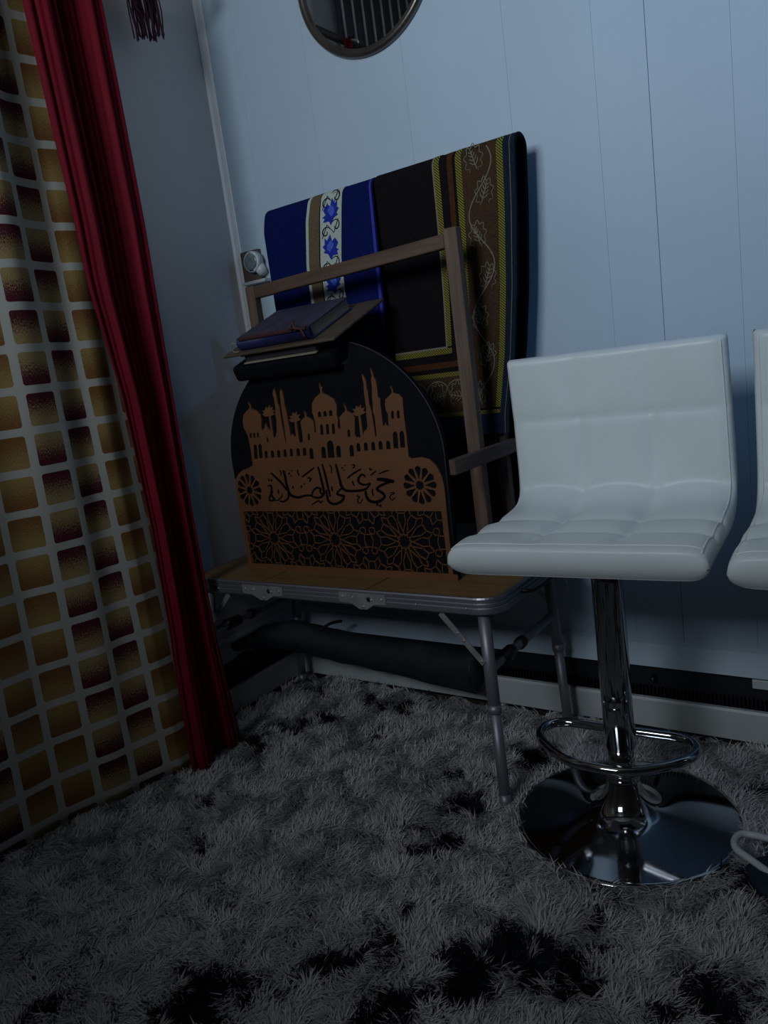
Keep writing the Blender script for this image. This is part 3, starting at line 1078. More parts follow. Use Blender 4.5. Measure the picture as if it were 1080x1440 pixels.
band_full('white_line', M['rug_white'], br, br, bx_fun, bwob, 0.437, 0.462, bp_, BTH, 0.0006)
band_full('tan_band', M['rug_tan'], br, br, bx_fun, bwob, 0.462, 0.555, bp_, BTH, 0.0006)
wband = band_full('white_band', M['rug_white'], br, br, bx_fun, bwob, 0.562, 0.752, bp_, BTH, 0.0006)
band_full('purple_line', M['rug_purple'], br, br, bx_fun, bwob, 0.978, 0.994, bp_, BTH, 0.0006, 2)
WB = XB1 - XB0
def star_poly(ca, cz, R0, R1, n, rot):
    out = []
    for k in range(2 * n):
        a = rot + PI * k / n
        r = R0 if k % 2 == 0 else R1
        out.append((ca + r * math.cos(a) / WB, cz + r * math.sin(a)))
    return out
fy2 = lambda a, z: by_fun(a, z) - 0.0010
fy3 = lambda a, z: by_fun(a, z) - 0.0018
FL = [(510, 345), (540, 300), (565, 325), (580, 265), (605, 312), (625, 285), (622, 340), (640, 355), (620, 385), (630, 405), (597, 420), (570, 475), (555, 440), (510, 440), (522, 412), (503, 402), (530, 385)]
FH = [(545, 350), (575, 315), (600, 345), (604, 380), (580, 410), (562, 385)]
for i, (px, py) in enumerate(((455, 301), (459, 349), (463, 397), (468, 446))):
    cz = ony(px, py, by_fun(0.65, 1.2))[2]
    ca = 0.655
    mir = 1 if i % 2 == 0 else -1
    f1 = [(ca + mir * (x - 572) * 0.00036 / WB, cz - (y - 368) * 0.00027) for x, y in FL]
    f2 = [(ca + mir * (x - 572) * 0.00036 / WB, cz - (y - 368) * 0.00027) for x, y in FH]
    fl = local(front_patch('woven_flower', M['flower'], br, bx_fun, fy2, [f1], 0.0006), br)
    front_patch('flower_heart', M['flower_lt'], fl, bx_fun, fy3, [f2], 0.0006)
def spiral(ca, cz, r, turns, sgn, a0):
    out = []
    for k in range(22):
        u = k / 21
        a = a0 + sgn * turns * 2 * PI * u
        rr = r * (1 - 0.75 * u)
        out.append((ca + rr * math.cos(a) / WB, cz + rr * math.sin(a)))
    return out
def az_strip(pts, w):
    return [[(a / WB, z) for a, z in q] for q in strip_poly([(a * WB, z) for a, z in pts], w)]
polys = []
for cz in (1.266, 1.205, 1.125, 1.05):
    polys += az_strip(spiral(0.61, cz - 0.004, 0.013, 1.0, 1, 0.5), 0.0014)
    polys += az_strip(spiral(0.70, cz + 0.006, 0.015, 0.9, -1, 2.5), 0.0014)
    polys += az_strip([(0.58, cz - 0.016), (0.62, cz + 0.012), (0.68, cz - 0.008), (0.72, cz + 0.020)], 0.0013)
local(front_patch('woven_vine', M['vine_dk'], br, bx_fun, fy2, polys, 0.0005), br)
polys = []
for i in range(20):
    pass
local(front_patch('woven_vine', M['vine_dk'], br, bx_fun, fy2, az_strip([(0.558, 1.272 - 0.014 * i) for i in range(22)], 0.0011), 0.0005), br)

# --- brown rug
XL = 0.556
def xr(z):
    zz = min(1.29, max(0.45, z))
    return float(np.interp(zz, [0.45, 0.743, 0.87, 1.006, 1.15, 1.285], [0.80, 0.826, 0.854, 0.874, 0.888, 0.897]))
def rx_fun(a, z):
    return XL + a * (xr(z) - XL)
def rwob(a, z):
    return 0.003 * math.sin(a * 5.0) * min(1, max(0, (1.28 - z) / 0.2))
rr_ = empty('prayer_rug', (0.72, YB, ZB))
tag(rr_, 'near-black and brown folded prayer rug edged with gold braid, over the rack', 'prayer rug')
RTH = 0.008
rp_ = fold_path(0.565, 0.78, RF + 0.001)
local(rug_sheet('rug_body', M['rug_dark'], rr_, rx_fun, rp_, RTH, 40, wob=rwob), rr_)
def ry_fun(a, z):
    return YB - RF - 0.001 - RTH + rwob(a, z) - 0.0002
ZF = 1.285
front = [p for p in rp_]
def vband(name, m, a0, a1, zlow, d_=0.0006, nx=3):
    pth = [p for p in rp_ if (p[0] > YB - 0.019 or p[1] >= zlow)]
    return band_full(name, m, rr_, rr_, rx_fun, rwob, a0, a1, pth, RTH, d_, nx)
vband('navy_edge', M['rug_navy'], 0.925, 1.0, 0.70)
vband('edge_seam', M['rug_cream'], 0.966, 0.970, 0.70, 0.0010, 1)
vband('vine_band', M['rug_brown'], 0.648, 0.882, 0.755)
vband('gold_braid', M['braid'], 0.882, 0.925, 0.748, 0.0010)
vband('gold_braid', M['braid'], 0.606, 0.648, 0.838, 0.0010)
vband('gold_braid', M['braid'], 0.455, 0.492, 0.888, 0.0010)
vband('cream_line', M['rug_cream'], 0.443, 0.455, 0.897, 0.0010, 1)
vband('rust_stripe', M['rug_rust'], 0.548, 0.585, 0.86)
d1 = 0.0010
def hband(name, m, a0, a1, z0, z1, depth=0.0010):
    return band(name, m, rr_, rr_, rx_fun, ry_fun, a0, a1, z0, z1, 14, 1, depth)
hband('cream_line', M['rug_cream'], 0.0, 0.455, 0.898, 0.902)
hband('gold_braid', M['braid'], 0.0, 0.492, 0.886, 0.898)
hband('rust_stripe', M['rug_rust'], 0.0, 0.585, 0.856, 0.869, 0.0006)
hband('gold_braid', M['braid'], 0.0, 0.648, 0.836, 0.846)
hband('vine_band', M['rug_brown'], 0.0, 0.66, 0.756, 0.836, 0.0006)
hband('gold_braid', M['braid'], 0.0, 0.925, 0.748, 0.756)
hband('navy_hem', M['rug_navy'], 0.0, 1.0, 0.703, 0.748, 0.0004)
# vines with leaves, drawn in metres then laid on
WR = 0.33
def leaf(cx, cz, ang, size):
    """an outlined fern leaf: veins as short strips"""
    out = []
    def T(u, v):
        c, s_ = math.cos(ang), math.sin(ang)
        return (cx + (u * c - v * s_) * size, cz + (u * s_ + v * c) * size)
    out += strip_poly([T(-1, 0), T(-0.3, 0.03), T(0.4, 0.0), T(1, 0)], 0.0011)
    for k, u in enumerate((-0.55, -0.15, 0.25, 0.6)):
        l = 0.62 - 0.10 * k
        out += strip_poly([T(u, 0), T(u + 0.28 * l, 0.45 * l), T(u + 0.75 * l, 0.75 * l)], 0.0010)
        out += strip_poly([T(u, 0), T(u + 0.28 * l, -0.45 * l), T(u + 0.75 * l, -0.75 * l)], 0.0010)
    return out
def arc(cx, cz, rx, rz, a0, a1, n=16, w=0.0012):
    return strip_poly([(cx + rx * math.cos(a0 + (a1 - a0) * k / n), cz + rz * math.sin(a0 + (a1 - a0) * k / n)) for k in range(n + 1)], w)
polys = []
xc = 0.764 * WR
def lobed(cx, cz, r, ang, w=0.0009):
    pts = []
    for k in range(41):
        a = ang + 0.5 + (2 * PI - 1.0) * k / 40
        rr_2 = r * (1 + 0.16 * math.sin(9 * a))
        pts.append((cx + 0.72 * rr_2 * math.cos(a), cz + rr_2 * math.sin(a)))
    return strip_poly(pts, w)
polys += strip_poly([(xc + 0.028 * math.sin(2 * PI * (1.285 - z) / 0.20 + 0.6), z) for z in np.linspace(1.280, 0.765, 90)], 0.0012, False)
for i, cz in enumerate((1.262, 1.195, 1.115, 1.03, 0.95, 0.87, 0.79)):
    sg = 1 if i % 2 else -1
    cx_ = xc + 0.010 * sg
    polys += leaf(cx_, cz, PI / 2 - 0.35 * sg, 0.021)
    polys += lobed(cx_, cz, 0.026, -PI / 2)
for i, cx in enumerate((0.05, 0.115, 0.175)):
    polys += leaf(cx, 0.793, 0.15 if i % 2 else PI - 0.15, 0.024)
    polys += lobed(cx, 0.795, 0.028, -PI / 2)
    polys += arc(cx, 0.795, 0.036, 0.033, 0.1, PI - 0.1, 16)
polys = [[(x / WR, z) for x, z in q] for q in polys]
ry2 = lambda a, z: ry_fun(a, z) - 0.0006
local(front_patch('woven_vine', M['rug_cream'], rr_, rx_fun, ry2, polys, 0.0007), rr_)

# ------------------------------------------------------------------ ornamental board
BY = -0.312                       # front face of the orange fretwork
bd = empty('ornament_board', (0.47, BY, TZ))
tag(bd, 'black arched board with an orange cut-out of a mosque, lettering and star lattice', 'wall decor')
def bq(px, py):
    p = ony(px, py, BY)
    return (p[0], p[2])
def mc(cx, cy):                    # mosque crop pixel
    return bq(330 + cx / 4.1538, 510 + cy / 4.1538)
BT = 0.004
def plane_obj(name, V, Fc, y_front, depth, m, parent=bd):
    """(x, y, z0..depth) from fill2d to a board whose front is y_front"""
    V2 = [(x - 0.47, (y_front + depth - z) - BY, y - TZ) for x, y, z in V]
    bm = bmesh.new()
    bv = [bm.verts.new(v) for v in V2]
    for f in Fc:
        try: bm.faces.new([bv[i] for i in f])
        except ValueError: pass
    bmesh.ops.remove_doubles(bm, verts=bm.verts[:], dist=1e-6)
    return bm_obj(name, bm, m, parent)
# black arched backing
ax0, ax1 = 0.172, 0.772
out = [(ax0 + 0.004, TZ), (ax1 - 0.004, TZ)]
for k in range(81):                                  # the arch, notched where the book rest sits on it
    a = PI * k / 80
    x, z = 0.472 + 0.300 * math.cos(a), 0.690 + 0.262 * math.sin(a)
    if x < 0.572 and z > 0.893:
        if out[-1][1] > 0.895: out.append((x, 0.893))
        z = 0.893
    out.append((x, z))
V, Fc = fill2d([out], 0.016)
plane_obj('backing', V, Fc, BY + BT, 0.016, M['black_board'])
rim = [((0.472 + 0.3005 * math.cos(PI * k / 80)) - 0.47, BT + 0.001, 0.690 + 0.2625 * math.sin(PI * k / 80) - TZ) for k in range(80) if 0.472 + 0.3 * math.cos(PI * k / 80) > 0.575]
tube('rim', [(ax1 - 0.004 - 0.47, BT + 0.001, 0.0)] + rim, 0.0014, M['black_edge'], bd, 6)

PX0, PX1 = 0.172, 0.768
mosq = [(105, 600), (95, 520), (78, 430), (64, 402), (54, 385), (47, 345), (50, 310), (65, 286), (86, 268), (86, 256), (75, 228), (92, 248), (97, 268),
        (126, 281), (150, 305), (156, 340), (156, 385), (162, 400), (176, 378), (178, 352), (186, 372), (204, 392), (212, 405),
        (200, 314), (178, 316), (160, 302), (172, 292), (160, 280), (176, 278), (182, 258), (193, 270), (202, 248), (208, 268), (224, 256), (218, 276), (236, 282), (222, 292), (232, 304), (208, 312),
        (228, 436), (238, 436), (246, 400), (243, 330), (236, 300), (238, 270), (230, 210), (221, 180), (229, 150), (240, 185), (248, 215), (250, 235), (262, 262), (268, 310), (276, 360), (298, 470), (303, 470), (288, 360),
        (278, 300), (272, 260), (268, 225), (262, 178), (268, 155), (281, 180), (288, 220), (291, 245), (302, 290), (312, 345), (322, 395), (328, 430), (338, 415), (346, 432), (358, 428),
        (348, 346), (330, 348), (316, 336), (328, 326), (318, 312), (334, 310), (338, 290), (348, 302), (362, 284), (362, 306), (384, 302), (372, 320), (384, 336), (360, 344),
        (378, 466), (398, 466), (396, 420), (388, 372), (384, 345), (400, 326), (411, 314), (403, 280), (416, 302), (420, 316), (442, 326), (460, 345), (465, 380), (466, 408), (476, 408),
        (470, 345), (460, 310), (452, 292), (451, 240), (470, 205), (500, 178), (498, 155), (490, 118), (502, 142), (514, 140), (508, 160), (513, 178), (542, 190), (580, 215), (596, 255), (596, 308), (603, 330), (602, 375), (612, 392), (618, 380),
        (614, 345), (611, 320), (630, 296), (646, 282), (643, 265), (634, 238), (650, 262), (655, 282), (690, 300), (701, 322), (702, 420), (710, 436), (735, 436),
        (722, 312), (704, 310), (688, 296), (700, 286), (688, 272), (706, 270), (708, 252), (722, 264), (738, 244), (738, 266), (762, 262), (750, 280), (764, 292), (734, 308),
        (750, 430), (756, 400), (770, 390), (776, 372), (768, 300), (768, 270), (756, 180), (752, 120), (746, 95), (742, 66), (756, 84), (767, 112), (770, 150), (777, 172), (786, 245), (800, 290), (806, 330), (822, 430), (830, 430),
        (818, 320), (808, 285), (806, 235), (803, 205), (801, 140), (796, 100), (800, 75), (790, 30), (806, 62), (812, 85), (822, 100), (830, 140), (836, 200), (850, 214), (850, 238), (858, 300), (866, 368), (876, 368), (880, 350), (888, 368), (899, 368),
        (895, 300), (884, 280), (878, 250), (880, 215), (905, 190), (918, 176), (916, 160), (906, 136), (920, 152), (926, 176), (960, 186), (980, 210), (985, 270), (986, 290), (1004, 430), (1016, 550)]
out = [(PX0 - 0.002, TZ), (PX0 - 0.002, TZ + 0.012), (PX0 + 0.004, TZ + 0.013), (PX0, 0.56), (0.176, 0.655), bq(335, 667), bq(341, 661), bq(350, 658)]
out += [mc(*p) for p in mosq]
out += [bq(578, 645), bq(592, 643), bq(604, 646), bq(614, 656), bq(621, 670), (PX1 - 0.002, 0.625), (PX1 - 0.004, 0.56), (PX1 - 0.006, TZ + 0.014), (PX1 + 0.004, TZ + 0.012), (PX1 + 0.004, TZ)]
holes = []
LX0, LX1, LZ0, LZ1 = 0.186, 0.752, 0.4445, 0.577
holes.append([(LX0, LZ0), (LX1, LZ0), (LX1, LZ1), (LX0, LZ1)])
def arch_hole(cx, cy, ww, hh):
    pts = [(cx - ww / 2 + hh * 0.06, cy + hh / 2), (cx + ww / 2 + hh * 0.06, cy + hh / 2), (cx + ww / 2, cy - hh / 2 + ww * 0.6), (cx + ww * 0.3, cy - hh / 2 + ww * 0.2), (cx, cy - hh / 2), (cx - ww * 0.3, cy - hh / 2 + ww * 0.2), (cx - ww / 2, cy - hh / 2 + ww * 0.6)]
    holes.append([mc(*p) for p in pts])
for a in ((93, 424, 12, 30), (114, 424, 12, 30), (135, 422, 12, 30), (120, 520, 20, 86), (148, 516, 20, 84), (183, 535, 18, 44), (220, 534, 18, 44), (256, 532, 18, 44), (293, 528, 18, 46),
          (330, 524, 18, 46), (370, 522, 20, 46), (407, 519, 20, 48), (447, 530, 22, 66), (518, 524, 26, 68), (558, 504, 38, 104), (605, 518, 26, 70), (682, 513, 25, 68), (722, 494, 22, 50),
          (765, 490, 22, 50), (808, 487, 22, 52), (851, 482, 23, 52), (896, 480, 24, 52), (937, 451, 28, 100), (976, 447, 28, 100), (495, 301, 20, 34), (527, 298, 20, 34), (560, 294, 20, 36),
          (507, 391, 17, 62), (541, 388, 17, 62), (575, 385, 17, 62), (432, 434, 12, 40), (191, 450, 10, 30), (666, 412, 16, 44), (921, 304, 16, 48), (954, 301, 16, 48)):
    arch_hole(*a)
roses = [(0.2195, 0.629), (0.7085, 0.631)]
for (cx, cz) in roses:
    for k in range(12):
        a = 2 * PI * k / 12
        r0, r1 = 0.013, 0.0405
        def pol(r, da): return (cx + r * math.cos(a + da), cz + r * math.sin(a + da))
        holes.append([pol(r0, -0.05), pol(0.020, -0.135), pol(0.030, -0.205), pol(0.0365, -0.205), pol(r1 - 0.0012, -0.10), pol(r1, 0), pol(r1 - 0.0012, 0.10), pol(0.0365, 0.205), pol(0.030, 0.205), pol(0.020, 0.135), pol(r0, 0.05)])
    holes.append([(cx + (0.0115 if k % 2 == 0 else 0.0085) * math.cos(PI * k / 12), cz + (0.0115 if k % 2 == 0 else 0.0085) * math.sin(PI * k / 12)) for k in range(24)])
V, Fc = fill2d([out] + holes, BT)
plane_obj('fretwork', V, Fc, BY, BT, M['orange'])

# star lattice in the lower window: straight bars, clipped to the opening
def clip(p, q, x0, x1, z0, z1):
    t0, t1 = 0.0, 1.0
    dx, dz = q[0] - p[0], q[1] - p[1]
    for pp, qq in ((-dx, p[0] - x0), (dx, x1 - p[0]), (-dz, p[1] - z0), (dz, z1 - p[1])):
        if abs(pp) < 1e-12:
            if qq < 0: return None
        else:
            r = qq / pp
            if pp < 0:
                if r > t1: return None
                t0 = max(t0, r)
            else:
                if r < t0: return None
                t1 = min(t1, r)
    return (p[0] + dx * t0, p[1] + dz * t0), (p[0] + dx * t1, p[1] + dz * t1)
segs = []
def poly_segs(pts, closed=True):
    n = len(pts)
    for i in range(n if closed else n - 1):
        segs.append((pts[i], pts[(i + 1) % n]))
A_ = 0.189
RR = 0.0665
def rosette(cx, cz, rot):
    h = PI / 12
    for k in range(12):
        a = rot + 2 * PI * k / 12
        def pol(r, da): return (cx + r * math.cos(a + da), cz + r * math.sin(a + da))
        # a petal: narrow at the star, widest two thirds out, blunt outside
        poly_segs([pol(0.0205, 0), pol(0.046, 0.80 * h), pol(0.0625, 0.50 * h), pol(0.0625, -0.50 * h), pol(0.046, -0.80 * h)])
        # pointed outer ring between petals
        segs.append((pol(0.0625, 0.50 * h), pol(0.0745, h)))
        segs.append((pol(0.0625, -0.50 * h), pol(0.0745, -h)))
        # twelve-pointed star in the middle
        segs.append((pol(0.0205, 0), pol(0.0125, h)))
        segs.append((pol(0.0205, 0), pol(0.0125, -h)))

cz0 = 0.5105
CEN = [0.463 + A_ * i for i in (-1, 0, 1)]
for cx in CEN:
    rosette(cx, cz0, 0.0)
for i in (-1.5, -0.5, 0.5, 1.5):
    for sgn in (-1, 1):
        rosette(0.463 + A_ * i, cz0 + sgn * 0.109, 0.0)
for i in (-1.5, -0.5, 0.5, 1.5):
    mx = 0.463 + A_ * i
    # bowed square with four small hexagons round it
    for sx in (-1, 1):
        for sz in (-1, 1):
            hx_, hz_ = mx + sx * 0.0125, cz0 + sz * 0.0225
            poly_segs([(hx_ + 0.0085 * math.cos(PI / 6 + PI / 3 * k), hz_ + 0.0085 * math.sin(PI / 6 + PI / 3 * k)) for k in range(6)])
    poly_segs([(mx - 0.0085, cz0 - 0.014), (mx + 0.0085, cz0 - 0.014), (mx + 0.012, cz0), (mx + 0.0085, cz0 + 0.014), (mx - 0.0085, cz0 + 0.014), (mx - 0.012, cz0)])
V, Fc = [], []
hwid = 0.00085
for p, q in segs:
    c = clip(p, q, LX0 - 0.001, LX1 + 0.001, LZ0 - 0.001, LZ1 + 0.001)
    if not c: continue
    p, q = np.array(c[0]), np.array(c[1])
    L_ = np.linalg.norm(q - p)
    if L_ < 0.0008: continue
    t = (q - p) / L_
    nn = np.array((-t[1], t[0])) * hwid
    p = p - t * 0.0007; q = q + t * 0.0007
    b0 = len(V)
    for y in (0.0004, BT):
        for r_ in (p + nn, q + nn, q - nn, p - nn):
            V.append((r_[0] - 0.47, y, r_[1] - TZ))
    Fc += [(b0, b0 + 1, b0 + 2, b0 + 3), (b0, b0 + 4, b0 + 5, b0 + 1), (b0 + 1, b0 + 5, b0 + 6, b0 + 2), (b0 + 2, b0 + 6, b0 + 7, b0 + 3), (b0 + 3, b0 + 7, b0 + 4, b0)]
lat = mesh_obj('star_lattice', V, Fc, M['orange'], bd)
tag(lat, kind='stuff')

# the lettering
def lc(cx, cy): return bq(380 + cx / 6.0, 640 + cy / 6.0)
STROKES = [
    ([(900, 203), (950, 206), (1000, 214), (1046, 226)], 11), ([(1046, 216), (990, 232), (930, 258), (902, 286), (930, 308), (958, 330), (964, 352)], 8),
    ([(966, 330), (962, 358), (930, 384), (882, 396), (838, 384), (814, 350), (804, 300)], 8.5),
    ([(896, 418), (914, 414)], 8), ([(922, 428), (940, 424)], 8),
    ([(1008, 326), (1030, 314), (1048, 322), (1020, 336), (1010, 358), (1030, 378), (1058, 354)], 3),
    ([(918, 156), (960, 140), (1002, 126)], 4), ([(838, 106), (846, 124), (862, 118)], 4), ([(846, 172), (870, 152), (896, 130)], 4),
    ([(742, 330), (736, 348), (756, 352), (740, 374), (744, 402), (764, 400), (782, 366)], 3.2), ([(868, 286), (862, 310), (872, 344)], 4),
    ([(804, 184), (780, 164), (756, 178), (744, 208), (756, 236), (800, 250), (846, 234)], 6.5),
    ([(846, 238), (808, 284), (744, 300), (680, 302), (634, 296), (602, 262), (586, 200), (568, 130), (554, 74)], 7.5),
    ([(604, 280), (564, 322), (590, 338), (620, 346), (612, 378), (572, 406), (528, 410), (494, 388), (480, 340), (474, 292)], 7.5),
    ([(500, 80), (518, 108), (516, 152)], 3), ([(438, 74), (466, 170), (488, 270), (508, 352)], 6),
    ([(404, 98), (430, 196), (450, 286), (454, 322), (436, 348), (400, 360), (352, 348)], 7),
    ([(350, 346), (362, 304), (394, 276), (424, 286), (424, 314), (446, 334)], 6),
    ([(352, 342), (302, 340), (240, 356), (190, 346), (160, 318), (140, 250), (122, 160), (110, 128)], 7.5),
    ([(8, 150), (56, 196), (106, 246), (136, 292)], 6), ([(152, 312), (156, 350), (138, 378), (108, 392), (82, 384)], 5.5),
    ([(104, 330), (96, 352), (66, 378), (40, 384)], 3.5), ([(66, 290), (72, 326)], 4),
    ([(-20, 262), (2, 254), (14, 282), (8, 320), (20, 350), (36, 372), (14, 384), (-6, 374), (4, 336), (24, 308)], 5.5),
    ([(-16, 212), (-4, 208)], 7), ([(6, 214), (18, 210)], 7),
    ([(268, 186), (320, 146), (374, 104)], 5), ([(236, 122), (232, 142), (244, 172)], 4), ([(156, 152), (166, 158)], 7), ([(172, 172), (180, 174)], 6), ([(180, 130), (184, 134)], 6),
    ([(318, 196), (332, 190), (340, 204), (352, 192)], 4), ([(328, 220), (346, 214)], 5), ([(258, 264), (272, 268)], 7), ([(284, 240), (294, 246)], 5), ([(190, 258), (196, 282)], 4.5),
    ([(352, 420), (386, 396), (412, 384), (424, 400), (444, 386)], 4), ([(694, 216), (700, 240), (710, 258)], 4), ([(524, 264), (520, 284), (528, 302)], 4.5),
    ([(650, 196), (700, 156), (768, 116)], 5), ([(690, 84), (708, 82), (710, 98), (694, 112)], 4), ([(604, 106), (612, 112)], 6), ([(620, 124), (626, 128)], 5), ([(632, 84), (636, 90)], 6), ([(82, 126), (94, 150), (90, 172)], 3)]
V, Fc = [], []
for pts, hw in STROKES:
    n = max(6, 5 * (len(pts) - 1))
    cr = catmull(pts, n) if len(pts) > 2 else [np.array(pts[0], float) * (1 - i / n) + np.array(pts[1], float) * (i / n) for i in range(n + 1)]
    b0 = len(V)
    for i, p in enumerate(cr):
        t = nrm(cr[min(i + 1, n)] - cr[max(i - 1, 0)])
        nib = abs(t[0] * 0.5 + t[1] * -0.86)
        wd = 1.45 * hw * (0.55 + 0.45 * math.sin(PI * min(1, max(0, (i + 0.7) / (n + 1.4)))) ** 0.6)
        nn = np.array((-t[1], t[0])) * wd
        for q in (p + nn, p - nn):
            x, z = lc(*q)
            V.append((x - 0.47, -0.0007, z - TZ))
        for q in (p + nn, p - nn):
            x, z = lc(*q)
            V.append((x - 0.47, 0.0, z - TZ))
    for i in range(n):
        a = b0 + 4 * i; c = a + 4
        Fc += [(a, a + 1, c + 1, c), (a, c, c + 2, a + 2), (a + 1, a + 3, c + 3, c + 1)]
lt = mesh_obj('lettering', V, Fc, M['ink'], bd)
# hidden props that keep the board upright
for x in (-0.18, 0.18):
    bm = bmesh.new()
    vs = [bm.verts.new((x + dx, y, z)) for dx in (-0.004, 0.004) for (y, z) in ((BT + 0.016, 0.0), (BT + 0.075, 0.0), (BT + 0.016, 0.16))]
    bm.faces.new(vs[:3]); bm.faces.new(vs[3:])
    for i in range(3):
        j = (i + 1) % 3
        bm.faces.new((vs[i], vs[j], vs[3 + j], vs[3 + i]))
    bm_obj('prop', bm, M['black_board'], bd)

# ------------------------------------------------------------------ slanted book rest and books
TH_ = math.radians(21.5)
O_ = Vector((0.257, -0.360, 0.941))                       # front left corner of the plank's underside
SL = Matrix.Translation(O_) @ Matrix.Rotation(TH_, 4, 'X')
def sl_box(name, lo, hi, m, parent, bevel=0.0, seg=2):
    o = box(name, lo, hi, m, None, bevel, None, seg)
    o.parent = parent
    return o
def sl_root(name, z):
    o = bpy.data.objects.new(name, None)
    o.empty_display_size = 0.03
    link(o)
    o.matrix_world = SL @ Matrix.Translation((0, 0, z))
    return o
rest = sl_root('book_rest', -0.062)
tag(rest, 'black slanted book rest behind the top of the arched board', 'book stand')
sl_box('tray', (0.004, 0.002, 0.0), (0.300, 0.200, 0.038), M['black_board'], rest, 0.010, 3)
leg_bm = bmesh.new()
inv = rest.matrix_world.inverted()
add_box(leg_bm, (0.38, -0.272, TZ), (0.42, -0.250, 0.955), 0.002)
add_box(leg_bm, (0.30, -0.285, TZ), (0.50, -0.222, TZ + 0.012), 0.003)
for v in leg_bm.verts: v.co = inv @ v.co
bm_obj('support_post', leg_bm, M['black_board'], rest)
bb = sl_root('closed_book', -0.0235)
tag(bb, 'black closed book lying flat under the thin wooden plank', 'book')
sl_box('cover', (0.048, 0.006, 0.0), (0.262, 0.160, 0.003), M['black_board'], bb, 0.001, 1)
sl_box('cover', (0.048, 0.006, 0.0198), (0.262, 0.160, 0.0228), M['black_board'], bb, 0.001, 1)
sl_box('page_block', (0.053, 0.012, 0.0031), (0.258, 0.156, 0.0197), M['black_edge'], bb)
sl_box('page_edge_line', (0.050, 0.0045, 0.0026), (0.261, 0.0125, 0.0046), M['pages'], bb)
pk = box('wooden_plank', (0, 0, 0), (0.323, 0.212, 0.0065), M['plate'], None, 0.0025, None, 2)
pk.matrix_world = SL
tag(pk, 'thin brown wooden plank lying slanted between two books', 'plank')
pb = sl_root('closed_book', 0.0068)
tag(pb, 'thick purple and blue covered book with red ribbon on the slanted plank', 'book')
sl_box('cover', (0.050, 0.014, 0.0), (0.262, 0.172, 0.003), M['blue_spine'], pb, 0.001, 1)
sl_box('cover', (0.050, 0.014, 0.0265), (0.262, 0.172, 0.0295), M['purple_cover'], pb, 0.001, 1)
sl_box('page_block', (0.055, 0.020, 0.0031), (0.2575, 0.168, 0.0264), M['pages'], pb)
# rounded spine facing the room
V, Fc = [], []
for i, x in enumerate((0.050, 0.262)):
    for k in range(9):
        a = PI / 2 + PI * k / 8
        V.append((x, 0.018 + 0.010 * math.cos(a), 0.01475 + 0.01475 * math.sin(a)))
for k in range(8):
    Fc.append((k, k + 1, 9 + k + 1, 9 + k))
Fc += [tuple(range(9)), tuple(range(9, 18))[::-1]]
sp_ = mesh_obj('spine', V, Fc, M['blue_spine'], pb, True)
bm = bmesh.new()
add_box(bm, (0.060, 0.0065, 0.0245), (0.256, 0.0225, 0.0302), 0.001)
bm_obj('ribbon', bm, M['ribbon'], pb)
kn = [(0.228, 0.010, 0.031), (0.222, 0.002, 0.034), (0.226, 0.012, 0.044), (0.232, 0.004, 0.032), (0.244, 0.006, 0.028), (0.250, 0.004, 0.010)]
tube('ribbon_bow', catmull(kn, 24), 0.0032, M['ribbon'], pb, 6)
lp = [(0.052, 0.008, 0.020), (0.044, 0.002, 0.024), (0.038, 0.000, 0.014), (0.042, 0.002, 0.004), (0.050, 0.006, 0.003)]
tube('page_marker', catmull(lp, 16), 0.0013, M['pages'], pb, 6)

# ------------------------------------------------------------------ wall fitting by the corner
df = empty('wall_dial', (0.065, 0, 1.18))
tag(df, 'round grey-faced dial in a white housing on a brown wall plate', 'wall fitting')
box('mounting_plate', (0.027 - 0.065, -0.014, 1.150 - 1.18), (0.092 - 0.065, 0.0, 1.2285 - 1.18), M['brown_plate'], df, 0.001, seg=1)
box('ledge', (0.027 - 0.065, -0.024, 1.141 - 1.18), (0.112 - 0.065, 0.0, 1.149 - 1.18), M['white_enamel'], df, 0.001, seg=1)
c0 = Vector((0.080 - 0.065, -0.014, 1.196 - 1.18))
V, Fc = tube_geo([c0, c0 + Vector((0, -0.016, 0)), c0 + Vector((0, -0.019, 0)), c0 + Vector((0, -0.019, 0))], [0.0275, 0.0275, 0.026, 0.0235], 32)
mesh_obj('housing', V, Fc, M['white_tube'], df, True)
V, Fc = tube_geo([c0 + Vector((0, -0.0188, 0)), c0 + Vector((0, -0.0205, 0)), c0 + Vector((0, -0.0215, 0))], [0.0215, 0.0215, 0.018], 32)
mesh_obj('face', V, Fc, M['dial_face'], df, True)
V, Fc = tube_geo([c0 + Vector((0.010, -0.002, -0.012)), c0 + Vector((0.024, -0.001, -0.034))], [0.017, 0.012], 16)
mesh_obj('outlet_pipe', V, Fc, M['white_tube'], df, True)

# ------------------------------------------------------------------ round mirror
MC = (0.527, 1.756)
MR = 0.186
mr = empty('round_mirror', (MC[0], 0, MC[1]))
tag(mr, 'round wall mirror with a dark metal frame hanging on the panelled wall', 'mirror')
V, Fc = [], []
sec = [(MR - 0.020, -0.006), (MR - 0.017, -0.013), (MR - 0.008, -0.016), (MR - 0.001, -0.012), (MR, -0.005), (MR, -0.001), (MR - 0.020, -0.001)]
SG = 96
for i in range(SG):
    a = 2 * PI * i / SG
    for (r, y) in sec:
        V.append((r * math.cos(a), y, r * math.sin(a)))
q = len(sec)
for i in range(SG):
    j = (i + 1) % SG
    for a in range(q):
        b_ = (a + 1) % q
        Fc.append((i * q + a, i * q + b_, j * q + b_, j * q + a))
mesh_obj('frame', V, Fc, M['dark_chrome'], mr, True)
V = [((MR - 0.018) * math.cos(2 * PI * i / SG), -0.006, (MR - 0.018) * math.sin(2 * PI * i / SG)) for i in range(SG)]
V += [(x, -0.002, z) for x, y, z in V]
